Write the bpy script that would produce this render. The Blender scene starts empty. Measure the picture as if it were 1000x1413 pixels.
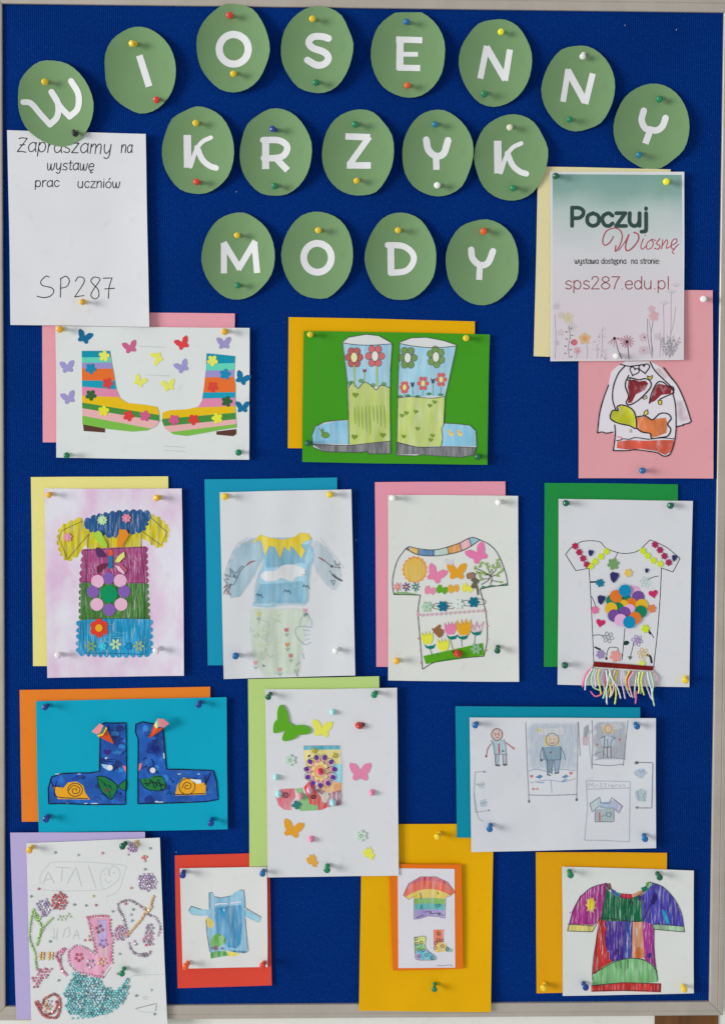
import bpy, bmesh, math, random
from mathutils import Vector, Matrix, noise, geometry
random.seed(7)
SC = bpy.context.scene
COL = SC.collection

# ------------------------------------------------------------------ camera
CZ = 1.5                                   # height of the board's centre above the floor
W, H = 1.11305, 1.56286                    # felt area of the board, metres
F, CX, CY = 1350.0, 500.0, 520.0           # focal length and principal point, in thousandths of the frame's width
POS = Vector((-0.030048, -1.524863, 0.250487 + CZ))
def _rot(a, b, c):
    Rx = Matrix.Rotation(a, 3, 'X'); Rz = Matrix.Rotation(b, 3, 'Z')
    cc, sc = math.cos(c), math.sin(c)
    Ry = Matrix(((cc, 0, sc), (0, 1, 0), (-sc, 0, cc)))
    return Rz @ Rx @ Ry
ROT = _rot(-0.024894, -0.018874, -0.0056974)
cam = bpy.data.cameras.new('camera'); co = bpy.data.objects.new('camera', cam); COL.objects.link(co)
cam.sensor_fit = 'HORIZONTAL'; cam.sensor_width = 36.0
cam.lens = F / 1000 * 36.0
cam.shift_y = (CY - 707.2) / 1000.0
cam.clip_start = 0.05; cam.clip_end = 50
R4 = (ROT @ Matrix.Rotation(math.pi/2, 3, 'X')).to_4x4()   # camera looks down its -Z
co.matrix_world = Matrix.Translation(POS) @ R4
SC.camera = co

# ------------------------------------------------------------------ light: a big window to the left, a dim room around
world = bpy.data.worlds.new('World'); SC.world = world; world.use_nodes = True
bg = world.node_tree.nodes['Background']
bg.inputs[0].default_value = (0.93, 0.96, 1.0, 1); bg.inputs[1].default_value = 0.49
def area(name, loc, target, sx, sy, power, col):
    l = bpy.data.lights.new(name, 'AREA'); l.shape = 'RECTANGLE'; l.size = sx; l.size_y = sy
    l.energy = power; l.color = col
    o = bpy.data.objects.new(name, l); COL.objects.link(o); o.location = loc
    d = Vector(target) - Vector(loc)
    o.rotation_euler = d.to_track_quat('-Z', 'Y').to_euler()
    return o
area('window_light', (-8.4, -4.3, 2.4), (0, 0, 1.4), 3.2, 3.4, 735, (1.0, 0.985, 0.955))
SC.view_settings.view_transform = 'Standard'
SC.view_settings.look = 'None'
SC.view_settings.exposure = 0.0
SC.view_settings.gamma = 1.0

# ------------------------------------------------------------------ pixel -> point on the board
def P(x, y, h=0.0):
    """the point h metres in front of the felt that lies at (x, y) of the traced picture"""
    d = ROT @ Vector(((x - CX) / F, 1.0, -(y - CY) / F))
    t = (-h - POS.y) / d.y
    return POS + d * t
def T(ox, oy, s):
    def f(*a):
        if len(a) == 2 and not hasattr(a[0], '__len__'): return (ox + a[0]/s, oy + a[1]/s)
        return [(ox + p[0]/s, oy + p[1]/s) for p in a[0]]
    f.s = s
    return f

# ------------------------------------------------------------------ colours and materials
LIT = 0.80
def lin(c):
    return tuple((v/255/12.92 if v/255 <= 0.04045 else ((v/255+0.055)/1.055)**2.4) for v in c)
def A(c):
    return tuple(min(0.86, v/LIT) for v in lin(c))
WHITE = (206, 208, 211)
MATS = {}
def nt(name):
    m = bpy.data.materials.new(name); m.use_nodes = True
    n = m.node_tree; b = n.nodes['Principled BSDF']
    return m, n, b
def N(n, t, **kw):
    x = n.nodes.new(t)
    for k, v in kw.items(): setattr(x, k, v)
    return x
def paper_mat(c, name='paper', tint=None, mottle=0.06, rough=0.7, fibre=0.25):
    key = (name, c, tint, mottle, rough)
    if key in MATS: return MATS[key]
    m, n, b = nt(name); a = A(c)
    tc = N(n, 'ShaderNodeTexCoord')
    no = N(n, 'ShaderNodeTexNoise'); no.inputs['Scale'].default_value = 14; no.inputs['Detail'].default_value = 3
    n.links.new(tc.outputs['Object'], no.inputs['Vector'])
    mx = N(n, 'ShaderNodeMix', data_type='RGBA')
    mx.inputs['A'].default_value = (*[v*(1-mottle) for v in a], 1); mx.inputs['B'].default_value = (*[min(.88, v*(1+mottle)) for v in a], 1)
    n.links.new(no.outputs['Fac'], mx.inputs['Factor'])
    out = mx.outputs['Result']
    if tint:
        t2 = N(n, 'ShaderNodeTexNoise'); t2.inputs['Scale'].default_value = 13; t2.inputs['Detail'].default_value = 5
        mp = N(n, 'ShaderNodeMapping'); mp.inputs['Scale'].default_value = (1.3, 1, 0.7); mp.inputs['Location'].default_value = (3.3, 1, .6)
        n.links.new(tc.outputs['Object'], mp.inputs['Vector']); n.links.new(mp.outputs['Vector'], t2.inputs['Vector'])
        r = N(n, 'ShaderNodeMapRange'); r.inputs['From Min'].default_value = 0.42; r.inputs['From Max'].default_value = 0.72
        n.links.new(t2.outputs['Fac'], r.inputs['Value'])
        m2 = N(n, 'ShaderNodeMix', data_type='RGBA'); m2.inputs['B'].default_value = (*A(tint), 1)
        n.links.new(r.outputs['Result'], m2.inputs['Factor']); n.links.new(out, m2.inputs['A']); out = m2.outputs['Result']
    sm = N(n, 'ShaderNodeTexNoise'); sm.inputs['Scale'].default_value = 38; sm.inputs['Detail'].default_value = 6; sm.inputs['Roughness'].default_value = .65
    n.links.new(tc.outputs['Object'], sm.inputs['Vector'])
    rs = N(n, 'ShaderNodeMapRange'); rs.inputs['From Min'].default_value = .58; rs.inputs['From Max'].default_value = .80; rs.inputs['To Min'].default_value = 1.0; rs.inputs['To Max'].default_value = .90
    n.links.new(sm.outputs['Fac'], rs.inputs['Value'])
    hv = N(n, 'ShaderNodeHueSaturation'); n.links.new(out, hv.inputs['Color']); n.links.new(rs.outputs['Result'], hv.inputs['Value']); out = hv.outputs['Color']
    n.links.new(out, b.inputs['Base Color'])
    b.inputs['Roughness'].default_value = rough; b.inputs['Specular IOR Level'].default_value = 0.12
    fn = N(n, 'ShaderNodeTexNoise'); fn.inputs['Scale'].default_value = 900; fn.inputs['Detail'].default_value = 2
    n.links.new(tc.outputs['Object'], fn.inputs['Vector'])
    bp = N(n, 'ShaderNodeBump'); bp.inputs['Strength'].default_value = fibre; bp.inputs['Distance'].default_value = 0.0001
    n.links.new(fn.outputs['Fac'], bp.inputs['Height']); n.links.new(bp.outputs['Normal'], b.inputs['Normal'])
    MATS[key] = m; return m
def media_mat(kind='ink', angle=0.0, amount=0.5, base=WHITE):
    """drawn colour read from the 'Col' attribute; crayon and felt-pen leave streaks of bare paper, washes pool"""
    key = ('media', kind, round(angle, 2), amount, base)
    if key in MATS: return MATS[key]
    m, n, b = nt({'ink': 'ink', 'crayon': 'felt_pen_strokes', 'wash': 'watercolour', 'pencil': 'coloured_pencil', 'paint': 'poster_paint'}[kind])
    at = N(n, 'ShaderNodeAttribute'); at.attribute_name = 'Col'
    tc = N(n, 'ShaderNodeTexCoord')
    paper = (*A(base), 1)
    out = at.outputs['Color']
    tr = N(n, 'ShaderNodeBsdfTransparent'); ms = N(n, 'ShaderNodeMixShader'); mo = [x for x in n.nodes if x.type == 'OUTPUT_MATERIAL'][0]
    n.links.new(at.outputs['Alpha'], ms.inputs[0]); n.links.new(tr.outputs[0], ms.inputs[1]); n.links.new(b.outputs[0], ms.inputs[2]); n.links.new(ms.outputs[0], mo.inputs['Surface'])
    if kind != 'ink':
        mp = N(n, 'ShaderNodeMapping'); mp.inputs['Rotation'].default_value = (0, math.radians(angle), 0)
        sc = {'crayon': (430, 1, 38), 'pencil': (1100, 1, 90), 'wash': (160, 1, 22), 'paint': (70, 1, 50)}[kind]
        mp.inputs['Scale'].default_value = sc
        no = N(n, 'ShaderNodeTexNoise'); no.inputs['Scale'].default_value = 1.0; no.inputs['Detail'].default_value = 4
        no.inputs['Roughness'].default_value = 0.6
        n.links.new(tc.outputs['Object'], mp.inputs['Vector']); n.links.new(mp.outputs['Vector'], no.inputs['Vector'])
        r = N(n, 'ShaderNodeMapRange')
        lo, hi = {'crayon': (0.52, 0.68), 'pencil': (0.42, 0.66), 'wash': (0.38, 0.68), 'paint': (0.5, 0.75)}[kind]
        r.inputs['From Min'].default_value = lo; r.inputs['From Max'].default_value = hi
        r.inputs['To Max'].default_value = amount
        n.links.new(no.outputs['Fac'], r.inputs['Value'])
        m2 = N(n, 'ShaderNodeMix', data_type='RGBA'); m2.inputs['B'].default_value = paper
        n.links.new(r.outputs['Result'], m2.inputs['Factor']); n.links.new(out, m2.inputs['A']); out = m2.outputs['Result']
        # darker passes where strokes overlap
        n2 = N(n, 'ShaderNodeTexNoise'); n2.inputs['Scale'].default_value = 0.45; n2.inputs['Detail'].default_value = 2
        n.links.new(mp.outputs['Vector'], n2.inputs['Vector'])
        r2 = N(n, 'ShaderNodeMapRange'); r2.inputs['From Min'].default_value = 0.35; r2.inputs['From Max'].default_value = 0.65
        r2.inputs['To Min'].default_value = {'crayon': .62, 'paint': .7}.get(kind, .86); r2.inputs['To Max'].default_value = 1.08
        n.links.new(n2.outputs['Fac'], r2.inputs['Value'])
        hs = N(n, 'ShaderNodeHueSaturation'); n.links.new(out, hs.inputs['Color']); n.links.new(r2.outputs['Result'], hs.inputs['Value'])
        out = hs.outputs['Color']
    n.links.new(out, b.inputs['Base Color'])
    b.inputs['Roughness'].default_value = 0.75 if kind != 'paint' else 0.35
    b.inputs['Specular IOR Level'].default_value = 0.2 if kind != 'paint' else 0.5
    MATS[key] = m; return m
def plain(name, c, rough=0.5, spec=0.5, metal=0.0, coat=0.0, trans=0.0):
    key = (name, c, rough, metal, coat)
    if key in MATS: return MATS[key]
    m, n, b = nt(name); a = A(c)
    tc = N(n, 'ShaderNodeTexCoord')
    no = N(n, 'ShaderNodeTexNoise'); no.inputs['Scale'].default_value = 60
    n.links.new(tc.outputs['Object'], no.inputs['Vector'])
    mx = N(n, 'ShaderNodeMix', data_type='RGBA')
    mx.inputs['A'].default_value = (*[v*0.93 for v in a], 1); mx.inputs['B'].default_value = (*[min(.9, v*1.05) for v in a], 1)
    n.links.new(no.outputs['Fac'], mx.inputs['Factor']); n.links.new(mx.outputs['Result'], b.inputs['Base Color'])
    b.inputs['Roughness'].default_value = rough; b.inputs['Metallic'].default_value = metal
    b.inputs['Specular IOR Level'].default_value = spec; b.inputs['Coat Weight'].default_value = coat
    b.inputs['Transmission Weight'].default_value = trans
    MATS[key] = m; return m
def attr_mat(name, rough=0.3, coat=0.0, metal=0.0):
    key = (name, rough)
    if key in MATS: return MATS[key]
    m, n, b = nt(name)
    at = N(n, 'ShaderNodeAttribute'); at.attribute_name = 'Col'
    n.links.new(at.outputs['Color'], b.inputs['Base Color'])
    b.inputs['Roughness'].default_value = rough; b.inputs['Coat Weight'].default_value = coat; b.inputs['Metallic'].default_value = metal
    MATS[key] = m; return m

# ------------------------------------------------------------------ object helpers
def prop(o, label=None, cat=None, group=None, kind=None):
    if label: o['label'] = label
    if cat: o['category'] = cat
    if group: o['group'] = group
    if kind: o['kind'] = kind
    return o
def empty(name, loc, label, cat, group=None):
    o = bpy.data.objects.new(name, None); COL.objects.link(o); o.location = loc; o.empty_display_size = 0.02
    o['loc'] = 0; del o['loc']
    ORG[o.name] = Vector(loc)
    return prop(o, label, cat, group)
ORG = {}
def link(name, verts, faces, mat, parent=None, origin=None, cols=None, smooth=False):
    """verts are world points; stored relative to the root thing's origin"""
    root = parent
    base = ORG[parent.name] if parent is not None else (origin or Vector((0, 0, 0)))
    me = bpy.data.meshes.new(name)
    me.from_pydata([tuple(Vector(v) - base) for v in verts], [], faces)
    if cols is not None:
        ca = me.color_attributes.new('Col', 'FLOAT_COLOR', 'POINT')
        flat = []
        for c in cols: flat.extend((c[0], c[1], c[2], c[3] if len(c) > 3 else 1.0))
        ca.data.foreach_set('color', flat)
    me.materials.append(mat)
    if smooth: me.polygons.foreach_set('use_smooth', [True]*len(me.polygons))
    me.update()
    o = bpy.data.objects.new(name, me); COL.objects.link(o)
    if parent is not None: o.parent = parent; ORG[o.name] = base
    else: o.location = base; ORG[o.name] = Vector(base)
    if parent is not None and parent.type == 'MESH': pass
    return o
def catmull(pts, closed=False, n=6):
    P0 = [Vector((p[0], p[1])) for p in pts]; out = []; L = len(P0)
    if L < 3 and not closed: return [tuple(p) for p in P0]
    rng = range(L) if closed else range(L-1)
    for i in rng:
        a = P0[(i-1) % L] if closed or i > 0 else P0[i]*2-P0[i+1]
        b = P0[i]; c = P0[(i+1) % L]
        d = P0[(i+2) % L] if closed or i+2 < L else c*2-b
        for k in range(n):
            t = k/n
            out.append(tuple(0.5*((2*b)+(c-a)*t+(2*a-5*b+4*c-d)*t*t+(3*b-a-3*c+d)*t**3)))
    if not closed: out.append(tuple(P0[-1]))
    return out
def resample(pts, L, closed):
    out = []; n = len(pts); rng = n if closed else n-1
    for i in range(rng):
        a = Vector(pts[i]); b = Vector(pts[(i+1) % n]); d = (b-a).length
        k = max(1, int(math.ceil(d/L)))
        for j in range(k): out.append(tuple(a.lerp(b, j/k)))
    if not closed: out.append(tuple(pts[-1]))
    return out
def cdt(pts, step):
    """triangulate the inside of a closed outline with interior points every `step`"""
    ring = resample(pts, step, True)
    clean = []
    for p in ring:
        if not clean or (Vector(p)-Vector(clean[-1])).length > 1e-3: clean.append(p)
    if (Vector(clean[0])-Vector(clean[-1])).length < 1e-3: clean.pop()
    ring = clean; nb = len(ring)
    xs = [p[0] for p in ring]; ys = [p[1] for p in ring]
    V = [Vector(p) for p in ring]
    E = [(i, (i+1) % nb) for i in range(nb)]
    j = 0; y = min(ys)+step*0.6
    while y < max(ys):
        x = min(xs)+step*(0.5 if j % 2 else 0.25)
        # crossings
        while x < max(xs):
            inside = False; near = 1e9
            for i in range(nb):
                x1, y1 = ring[i]; x2, y2 = ring[(i+1) % nb]
                if (y1 > y) != (y2 > y) and x < (x2-x1)*(y-y1)/(y2-y1)+x1: inside = not inside
                d = (x-x1)**2+(y-y1)**2
                if d < near: near = d
            if inside and near > (step*0.45)**2: V.append(Vector((x, y)))
            x += step
        y += step*0.87; j += 1
    r = geometry.delaunay_2d_cdt(V, E, [tuple(range(nb))], 1, 1e-5)
    return [tuple(v) for v in r[0]], [tuple(f) for f in r[2]], nb

# where every push pin goes in: sheet, head x, head y, colour, label words, lean
ovp = [('W1',62,113,'yellow','W',0,0,'yellow','upper'),('W1',105,186,'black','W',4,5,'black','lower'),('I1',181,60,'yellow','I',-7,-1,'pale yellow','upper'),('I1',216,138,'red','I',-1,1,'red','lower'),
 ('O1',317,21,'red','O, top row',0,-1,'red','upper'),('O1',322,102,'yellow','O, top row',-1,1,'yellow','lower'),('S1',431,26,'yellow','S',0,-1,'yellow','upper'),('S1',436,114,'green','S',0,1,'green','lower'),
 ('E1',561,30,'blue','E',-1,-1,'blue','upper'),('E1',562,118,'orange','E',0,0,'orange','lower'),('N1',691,44,'lemon','N next to E',0,0,'lemon yellow','upper'),('N1',668,130,'green','N next to E',0,2,'green','lower'),
 ('N2',803,80,'white',"N above the poster",-2,6,'white','upper'),('N2',786,165,'green',"N above the poster",0,0,'green','lower'),('Y1',909,138,'green','Y above the poster',-2,3,'green','upper'),('Y1',881,215,'teal','Y above the poster',-2,3,'blue','lower'),
 ('K1',270,170,'yellow','K in the left half',-1,0,'yellow','upper'),('K1',271,251,'red','K in the left half',-3,-1,'red','lower'),('R1',376,178,'navy','R',-5,-2,'blue','upper'),('R1',379,257,'green','R',-1,1,'green','lower'),
 ('Z1',490,172,'green','Z',-1,1,'green','upper'),('Z1',492,250,'yellow','Z',0,2,'yellow','lower'),('Y2',600,172,'teal','middle-row Y',-1,1,'blue','upper'),('Y2',603,256,'white','middle-row Y',-2,0,'white','lower'),
 ('K2',703,176,'clear','K beside the poster',-1,1,'clear','upper'),('K2',708,260,'green','K beside the poster',-1,1,'green','lower'),('M1',327,325,'yellow','M',-1,0,'yellow','upper'),('M1',328,394,'green','M',-1,0,'green','lower'),
 ('O2',439,318,'yellow','O, bottom row',-1,0,'yellow','upper'),('D1',549,318,'yellow','D',0,0,'yellow','upper'),('Y3',667,320,'orange','Y, bottom row',-1,3,'orange','upper')]
shp = [('qr',114,417,'gold','yellow push pin under the SP 287 of the handwritten sheet',0,0),
 ('poster',766,243,'darkgreen','green push pin at the top left corner of the spring poster',-3,0),('poster',919,251,'lemon','lemon yellow push pin at the top right of the spring poster',-1,0),('poster',850,492,'white','white push pin at the bottom edge of the spring poster',-1,2),
 ('boots1',82,455,'gold','yellow push pin at the top left corner of the striped boots sheet',-3,1),('boots1',310,458,'gold','yellow push pin at the top right of the striped boots sheet',-1,1),('boots1',92,629,'green','green push pin at the bottom left of the striped boots sheet',-1,1),('boots1',329,625,'green','green push pin at the bottom right of the striped boots sheet',-1,1),
 ('greenS',428,462,'yellow','yellow push pin at the top left of the green sheet with rain boots',0,-1),('greenS',643,467,'yellow','yellow push pin at the top right of the green sheet with rain boots',0,0),('greenS',425,612,'darkgreen','green push pin at the left toe of the painted rain boots',-2,0),('greenS',659,631,'darkgreen','green push pin at the bottom right of the green sheet with rain boots',-2,1),
 ('pinkS',970,413,'white','white push pin at the top right corner of the pink sheet with hearts shirt',-1,0),('pinkS',886,650,'blue','blue push pin at the bottom of the pink sheet with hearts shirt',-1,0),
 ('crayon',67,684,'gold','yellow push pin at the top left of the pink shaded sheet with zigzag tunic',-4,2),('crayon',215,688,'gold','yellow push pin at the top right of the pink shaded sheet with zigzag tunic',-6,1),('crayon',80,905,'pinkwhite','pinkish white push pin at the bottom left of the zigzag tunic sheet',-3,1),('crayon',215,899,'pinkwhite','pearly white push pin at the bottom right of the zigzag tunic sheet',-4,4),
 ('bshirt',310,686,'yellow','yellow push pin at the top left of the pale blue shirt sheet',-2,1),('bshirt',455,683,'yellow','yellow push pin at the top right of the pale blue shirt sheet',-2,0),('bshirt',325,906,'blue','blue push pin at the bottom left of the pale blue shirt sheet',-2,1),('bshirt',462,900,'white','white push pin at the bottom right of the pale blue shirt sheet',-4,4),
 ('tee3',541,688,'white','white push pin at the top left of the sheet with the sun and tulips T-shirt',-3,0),('tee3',687,694,'white','white push pin at the top right of the sheet with the sun and tulips T-shirt',-4,1),('tee3',547,913,'gold','yellow push pin at the bottom left of the sheet with the sun and tulips T-shirt',-2,1),('tee3',686,899,'darkgreen','green push pin at the right of the sheet with the sun and tulips T-shirt',-1,7),
 ('tee4',780,695,'darkgreen','green push pin at the top left of the fringed T-shirt sheet',-3,0),('tee4',924,699,'darkgreen','green push pin at the top right of the fringed T-shirt sheet',-3,2),('tee4',779,919,'darkgreen','green push pin at the bottom left of the fringed T-shirt sheet',-1,1),('tee4',945,941,'yellow','yellow push pin at the bottom right of the fringed T-shirt sheet',-1,6),
 ('turq',62,977,'navy','dark blue push pin at the top left of the turquoise boots sheet',-4,3),('turq',274,974,'navy','dark blue push pin at the top right of the turquoise boots sheet',-3,5),('turq',63,1132,'navy','dark blue push pin at the bottom left of the turquoise boots sheet',-4,5),('turq',291,1137,'navy','dark blue push pin at the bottom right of the turquoise boots sheet',-2,7),
 ('sboot',370,963,'darkgreen','green push pin at the top left of the flowered boot sheet',-4,6),('sboot',516,960,'green','green push pin at the top right of the flowered boot sheet',-3,4),('sboot',451,1202,'green','green push pin at the bottom edge of the flowered boot sheet',-1,8),
 ('fig',655,1002,'blue','blue push pin at the top left of the pencil figures sheet',-3,3),('fig',879,1004,'blue','blue push pin at the top right of the pencil figures sheet',3,5),('fig',675,1146,'blue','blue push pin at the bottom left of the pencil figures sheet',-2,8),('fig',890,1160,'blue','blue push pin at the bottom right of the pencil figures sheet',2,8),
 ('atm',40,1175,'gold','yellow push pin at the top left of the rhinestone picture',-5,6),('atm',169,1169,'darkgreen','green push pin beside the rhinestone bee of the rhinestone picture',-5,5),('atm',168,1345,'green','green push pin right of the rhinestone boot',-4,9),
 ('square',252,1209,'navy','dark blue push pin at the top left of the small blue tunic sheet',-2,6),('square',362,1207,'blue','blue push pin at the top right of the small blue tunic sheet',-2,5),('square',256,1335,'orange','orange push pin at the bottom left of the small blue tunic sheet',-4,6),('square',362,1334,'red','red push pin at the bottom right of the small blue tunic sheet',-3,5),
 ('yellow',603,1156,'yellow','yellow push pin at the top of the large yellow card',-4,6),('yellow',599,1367,'green','green push pin near the bottom of the large yellow card',-1,10),
 ('rtee',787,1209,'green','green push pin at the top left of the crayoned T-shirt sheet',2,7),('rtee',910,1212,'darkgreen','green push pin at the top right of the crayoned T-shirt sheet',4,7),('rtee',808,1364,'navy','dark blue push pin left of the red hem of the crayoned T-shirt',4,7),('amber',749,1366,'yellow','yellow push pin at the bottom left corner of the amber card',-3,8),('rtee',944,1367,'yellow','yellow push pin at the bottom right of the crayoned T-shirt sheet',2,6)]
DENT = {}
for q_ in ovp: DENT.setdefault(q_[0], []).append((q_[1]-q_[5], q_[2]-q_[6]))
for q_ in shp: DENT.setdefault(q_[0], []).append((q_[1]-q_[5], q_[2]-q_[6]))
class Sheet:
    """a pinned sheet: height over the felt at any traced point"""
    def __init__(s, quad, base, lift=(0, 0, 0, 0), wav=0.5, seed=0, extra=None, key=None):
        s.dents = DENT.get(key, [])
        s.q = [Vector(p) for p in quad]; s.base = base; s.lift = lift
        r = random.Random(seed); s.w = [(r.uniform(.008, .022), r.uniform(.008, .022), r.uniform(0, 6.3), r.uniform(.3, 1)) for _ in range(3)]
        s.wav = wav; s.extra = extra
        s.x0 = min(p[0] for p in quad); s.x1 = max(p[0] for p in quad)
        s.y0 = min(p[1] for p in quad); s.y1 = max(p[1] for p in quad)
    def H(s, x, y):
        u = (x-s.x0)/(s.x1-s.x0); v = (y-s.y0)/(s.y1-s.y0)
        l, r, t, b = s.lift
        h = s.base + (l*max(0, 0.35-u)**2 + r*max(0, u-0.65)**2 + t*max(0, .3-v)**2 + b*max(0, v-.7)**2)/0.1225/1000
        for (a, b2, ph, am) in s.w: h += s.wav*am*0.5*(1+math.sin(a*x*1.6+b2*y*1.3+ph))/1000
        h += s.wav*.20*(math.sin(x*.065+y*.021+s.w[0][2])*math.sin(y*.05-x*.013+s.w[1][2]))/1000
        if s.extra: h += s.extra(x, y)/1000
        for (dx, dy) in s.dents:                  # paper pressed in round the pin, with two faint pulls running out of it
            ex, ey = x-dx, y-dy; d2 = ex*ex+ey*ey
            if d2 < 2500: h -= (.36*math.exp(-d2/150)+.14*math.exp(-d2/620)*math.cos(3*math.atan2(ey, ex)+dx)*min(1, d2/60))/1000
        h = max(h, .0004)
        return h
    def pt(s, x, y, dz=0.0): return P(x, y, s.H(x, y)+dz)
    def slab(s, name, outline, mat, parent, thick=0.0003, dz=0.0, step=12, origin=None, smooth=True):
        """a cut piece of paper or foam following the sheet"""
        v2, f, nb = cdt(outline, step)
        # orientation
        top = [s.pt(x, y, dz+thick) for x, y in v2]
        faces = []
        for t in f:
            a, b, c = [Vector(v2[i]) for i in t[:3]]
            if (b-a).cross(c-a) > 0: t = tuple(reversed(t))
            faces.append(t)
        # side walls along the boundary edges
        ed = {}
        for t in faces:
            for i in range(len(t)):
                e = (t[i], t[(i+1) % len(t)])
                if (e[1], e[0]) in ed: del ed[(e[1], e[0])]
                else: ed[e] = 1
        base = len(top); idx = {}; verts = list(top)
        for (i, j) in ed:
            for k in (i, j):
                if ('t', k) not in idx:
                    idx[('t', k)] = len(verts); verts.append(top[k])
                    idx[('b', k)] = len(verts); x, y = v2[k]; verts.append(s.pt(x, y, dz))
            faces.append((idx[('t', j)], idx[('t', i)], idx[('b', i)], idx[('b', j)]))
        return link(name, verts, faces, mat, parent, origin, smooth=smooth)

class Draw:
    """everything drawn with one medium on one sheet: thin layers of colour over the paper, joined into a part"""
    def __init__(s, sheet, z=0.00042): s.sh = sheet; s.V = []; s.F = []; s.C = []; s.box = []; s.z = z
    def _z(s, pts, pad=0):
        x0 = min(p[0] for p in pts)-pad; x1 = max(p[0] for p in pts)+pad; y0 = min(p[1] for p in pts)-pad; y1 = max(p[1] for p in pts)+pad
        lv = 0
        for b in s.box:
            if b[0] < x1 and b[1] > x0 and b[2] < y1 and b[3] > y0 and b[4] >= lv: lv = b[4]+1
        s.box.append((x0, x1, y0, y1, lv))
        return s.z + lv*0.000028
    def poly(s, pts, c, smooth=False, alpha=1.0, feather=False, step=7):
        if smooth: pts = catmull(pts, True, 5)
        z = s._z(pts)
        if feather:
            md = min(max(p[0] for p in pts)-min(p[0] for p in pts), max(p[1] for p in pts)-min(p[1] for p in pts)); step = max(1.6, min(8, md/7))
        v, f, nb = cdt(pts, step); b = len(s.V); a = A(c)
        bd = set()
        if feather:
            ring = resample(pts, step, True)
            for i, p in enumerate(v):
                for q in ring:
                    if abs(p[0]-q[0]) < .02 and abs(p[1]-q[1]) < .02: bd.add(i); break
        for i, (x, y) in enumerate(v):
            s.V.append(s.sh.pt(x, y, z)); s.C.append((*a, 0.0 if i in bd else alpha))
        for t in f:
            p0, p1, p2 = [Vector(v[i]) for i in t[:3]]
            if (p1-p0).cross(p2-p0) > 0: t = tuple(reversed(t))
            s.F.append(tuple(b+i for i in t))
        return s
    def line(s, pts, c, w=1.0, smooth=True, closed=False, alpha=1.0, taper=False, cap=True):
        if closed: pts = list(pts)+[pts[0]]
        if smooth: pts = catmull(pts, False, 5)
        pts = resample(pts, 4, False)
        cl = [pts[0]]
        for p in pts[1:]:
            if (Vector(p)-Vector(cl[-1])).length > 0.15: cl.append(p)
        pts = [Vector(p) for p in cl]
        if len(pts) < 2: return s.dot(pts[0][0], pts[0][1], w/2, c)
        z = s._z(pts, w/2); a = A(c); b = len(s.V); n = len(pts)
        L = []; R_ = []
        for i, p in enumerate(pts):
            d = (pts[min(n-1, i+1)]-pts[max(0, i-1)])
            if d.length < 1e-6: d = Vector((1, 0))
            d.normalize(); nn = Vector((-d.y, d.x))
            hw = w/2*(1+(0.10 if w < 3 else 0.015)*math.sin(i*1.7+p.x))
            if taper: hw *= (0.35+0.65*math.sin(math.pi*(i+.5)/n))
            L.append(p+nn*hw); R_.append(p-nn*hw)
        def add(p): s.V.append(s.sh.pt(p.x, p.y, z)); s.C.append((*a, alpha)); return len(s.V)-1
        li = [add(p) for p in L]; ri = [add(p) for p in R_]
        for i in range(n-1): s.F.append((li[i], li[i+1], ri[i+1], ri[i]))
        if w > 0.9 and cap:
            for (k, sgn, a0) in ((0, -1, li), (n-1, 1, li)):
                d = (pts[k]-pts[k-1]) if sgn > 0 else (pts[0]-pts[1])
                d.normalize(); nn = Vector((-d.y, d.x)); hw = (L[k]-R_[k]).length/2
                fan = [add(pts[k]+(nn*math.cos(t)+d*math.sin(t))*hw) for t in [math.pi*j/6 for j in range(7)]]
                s.F.append(tuple(fan))
        return s
    def lines(s, strokes, c, w=1.0, **k):
        for st in strokes: s.line(st, c, w, **k)
        return s
    def dot(s, x, y, r, c, ry=None, alpha=1.0, n=12, rot=0, feather=False):
        ry = ry or r; cr, sr = math.cos(rot), math.sin(rot)
        pts = [(x+r*math.cos(t)*cr-ry*math.sin(t)*sr, y+r*math.cos(t)*sr+ry*math.sin(t)*cr) for t in [2*math.pi*i/n for i in range(n)]]
        return s.poly(pts, c, alpha=alpha, feather=feather)
    def out(s, name, parent, mat, label=None):
        o = link(name, s.V, s.F, mat, parent, cols=s.C)
        if label: o['label'] = label
        return o

def ell(x, y, rx, ry=None, n=24, rot=0, jit=0, seed=1):
    ry = ry or rx; r = random.Random(seed); cr, sr = math.cos(rot), math.sin(rot); out = []
    for i in range(n):
        t = 2*math.pi*i/n; k = 1+r.uniform(-jit, jit)
        out.append((x+rx*k*math.cos(t)*cr-ry*k*math.sin(t)*sr, y+rx*k*math.cos(t)*sr+ry*k*math.sin(t)*cr))
    return out
def flower(x, y, r, n=5, rot=0, depth=0.38, k=8):
    out = []
    for i in range(n*k):
        t = 2*math.pi*i/(n*k); f = 1-depth*(1-abs(math.sin(n*t/2))**0.8)
        out.append((x+r*f*math.cos(t+rot), y+r*f*math.sin(t+rot)))
    return out
def heart(x, y, r, rot=0):
    out = []
    for i in range(24):
        t = 2*math.pi*i/24; a = 16*math.sin(t)**3/16*r; b = -(13*math.cos(t)-5*math.cos(2*t)-2*math.cos(3*t)-math.cos(4*t))/16*r
        out.append((x+a*math.cos(rot)-b*math.sin(rot), y+a*math.sin(rot)+b*math.cos(rot)))
    return out
BFLY = [(0, -2), (1.5, -5), (4, -8), (9, -9), (10, -6), (8, -1), (6, 1), (7, 5), (5, 7), (2, 6), (0.6, 4), (0, 6), (-0.6, 4), (-2, 6), (-5, 7), (-7, 5), (-6, 1), (-8, -1), (-10, -6), (-9, -9), (-4, -8), (-1.5, -5)]
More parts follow.
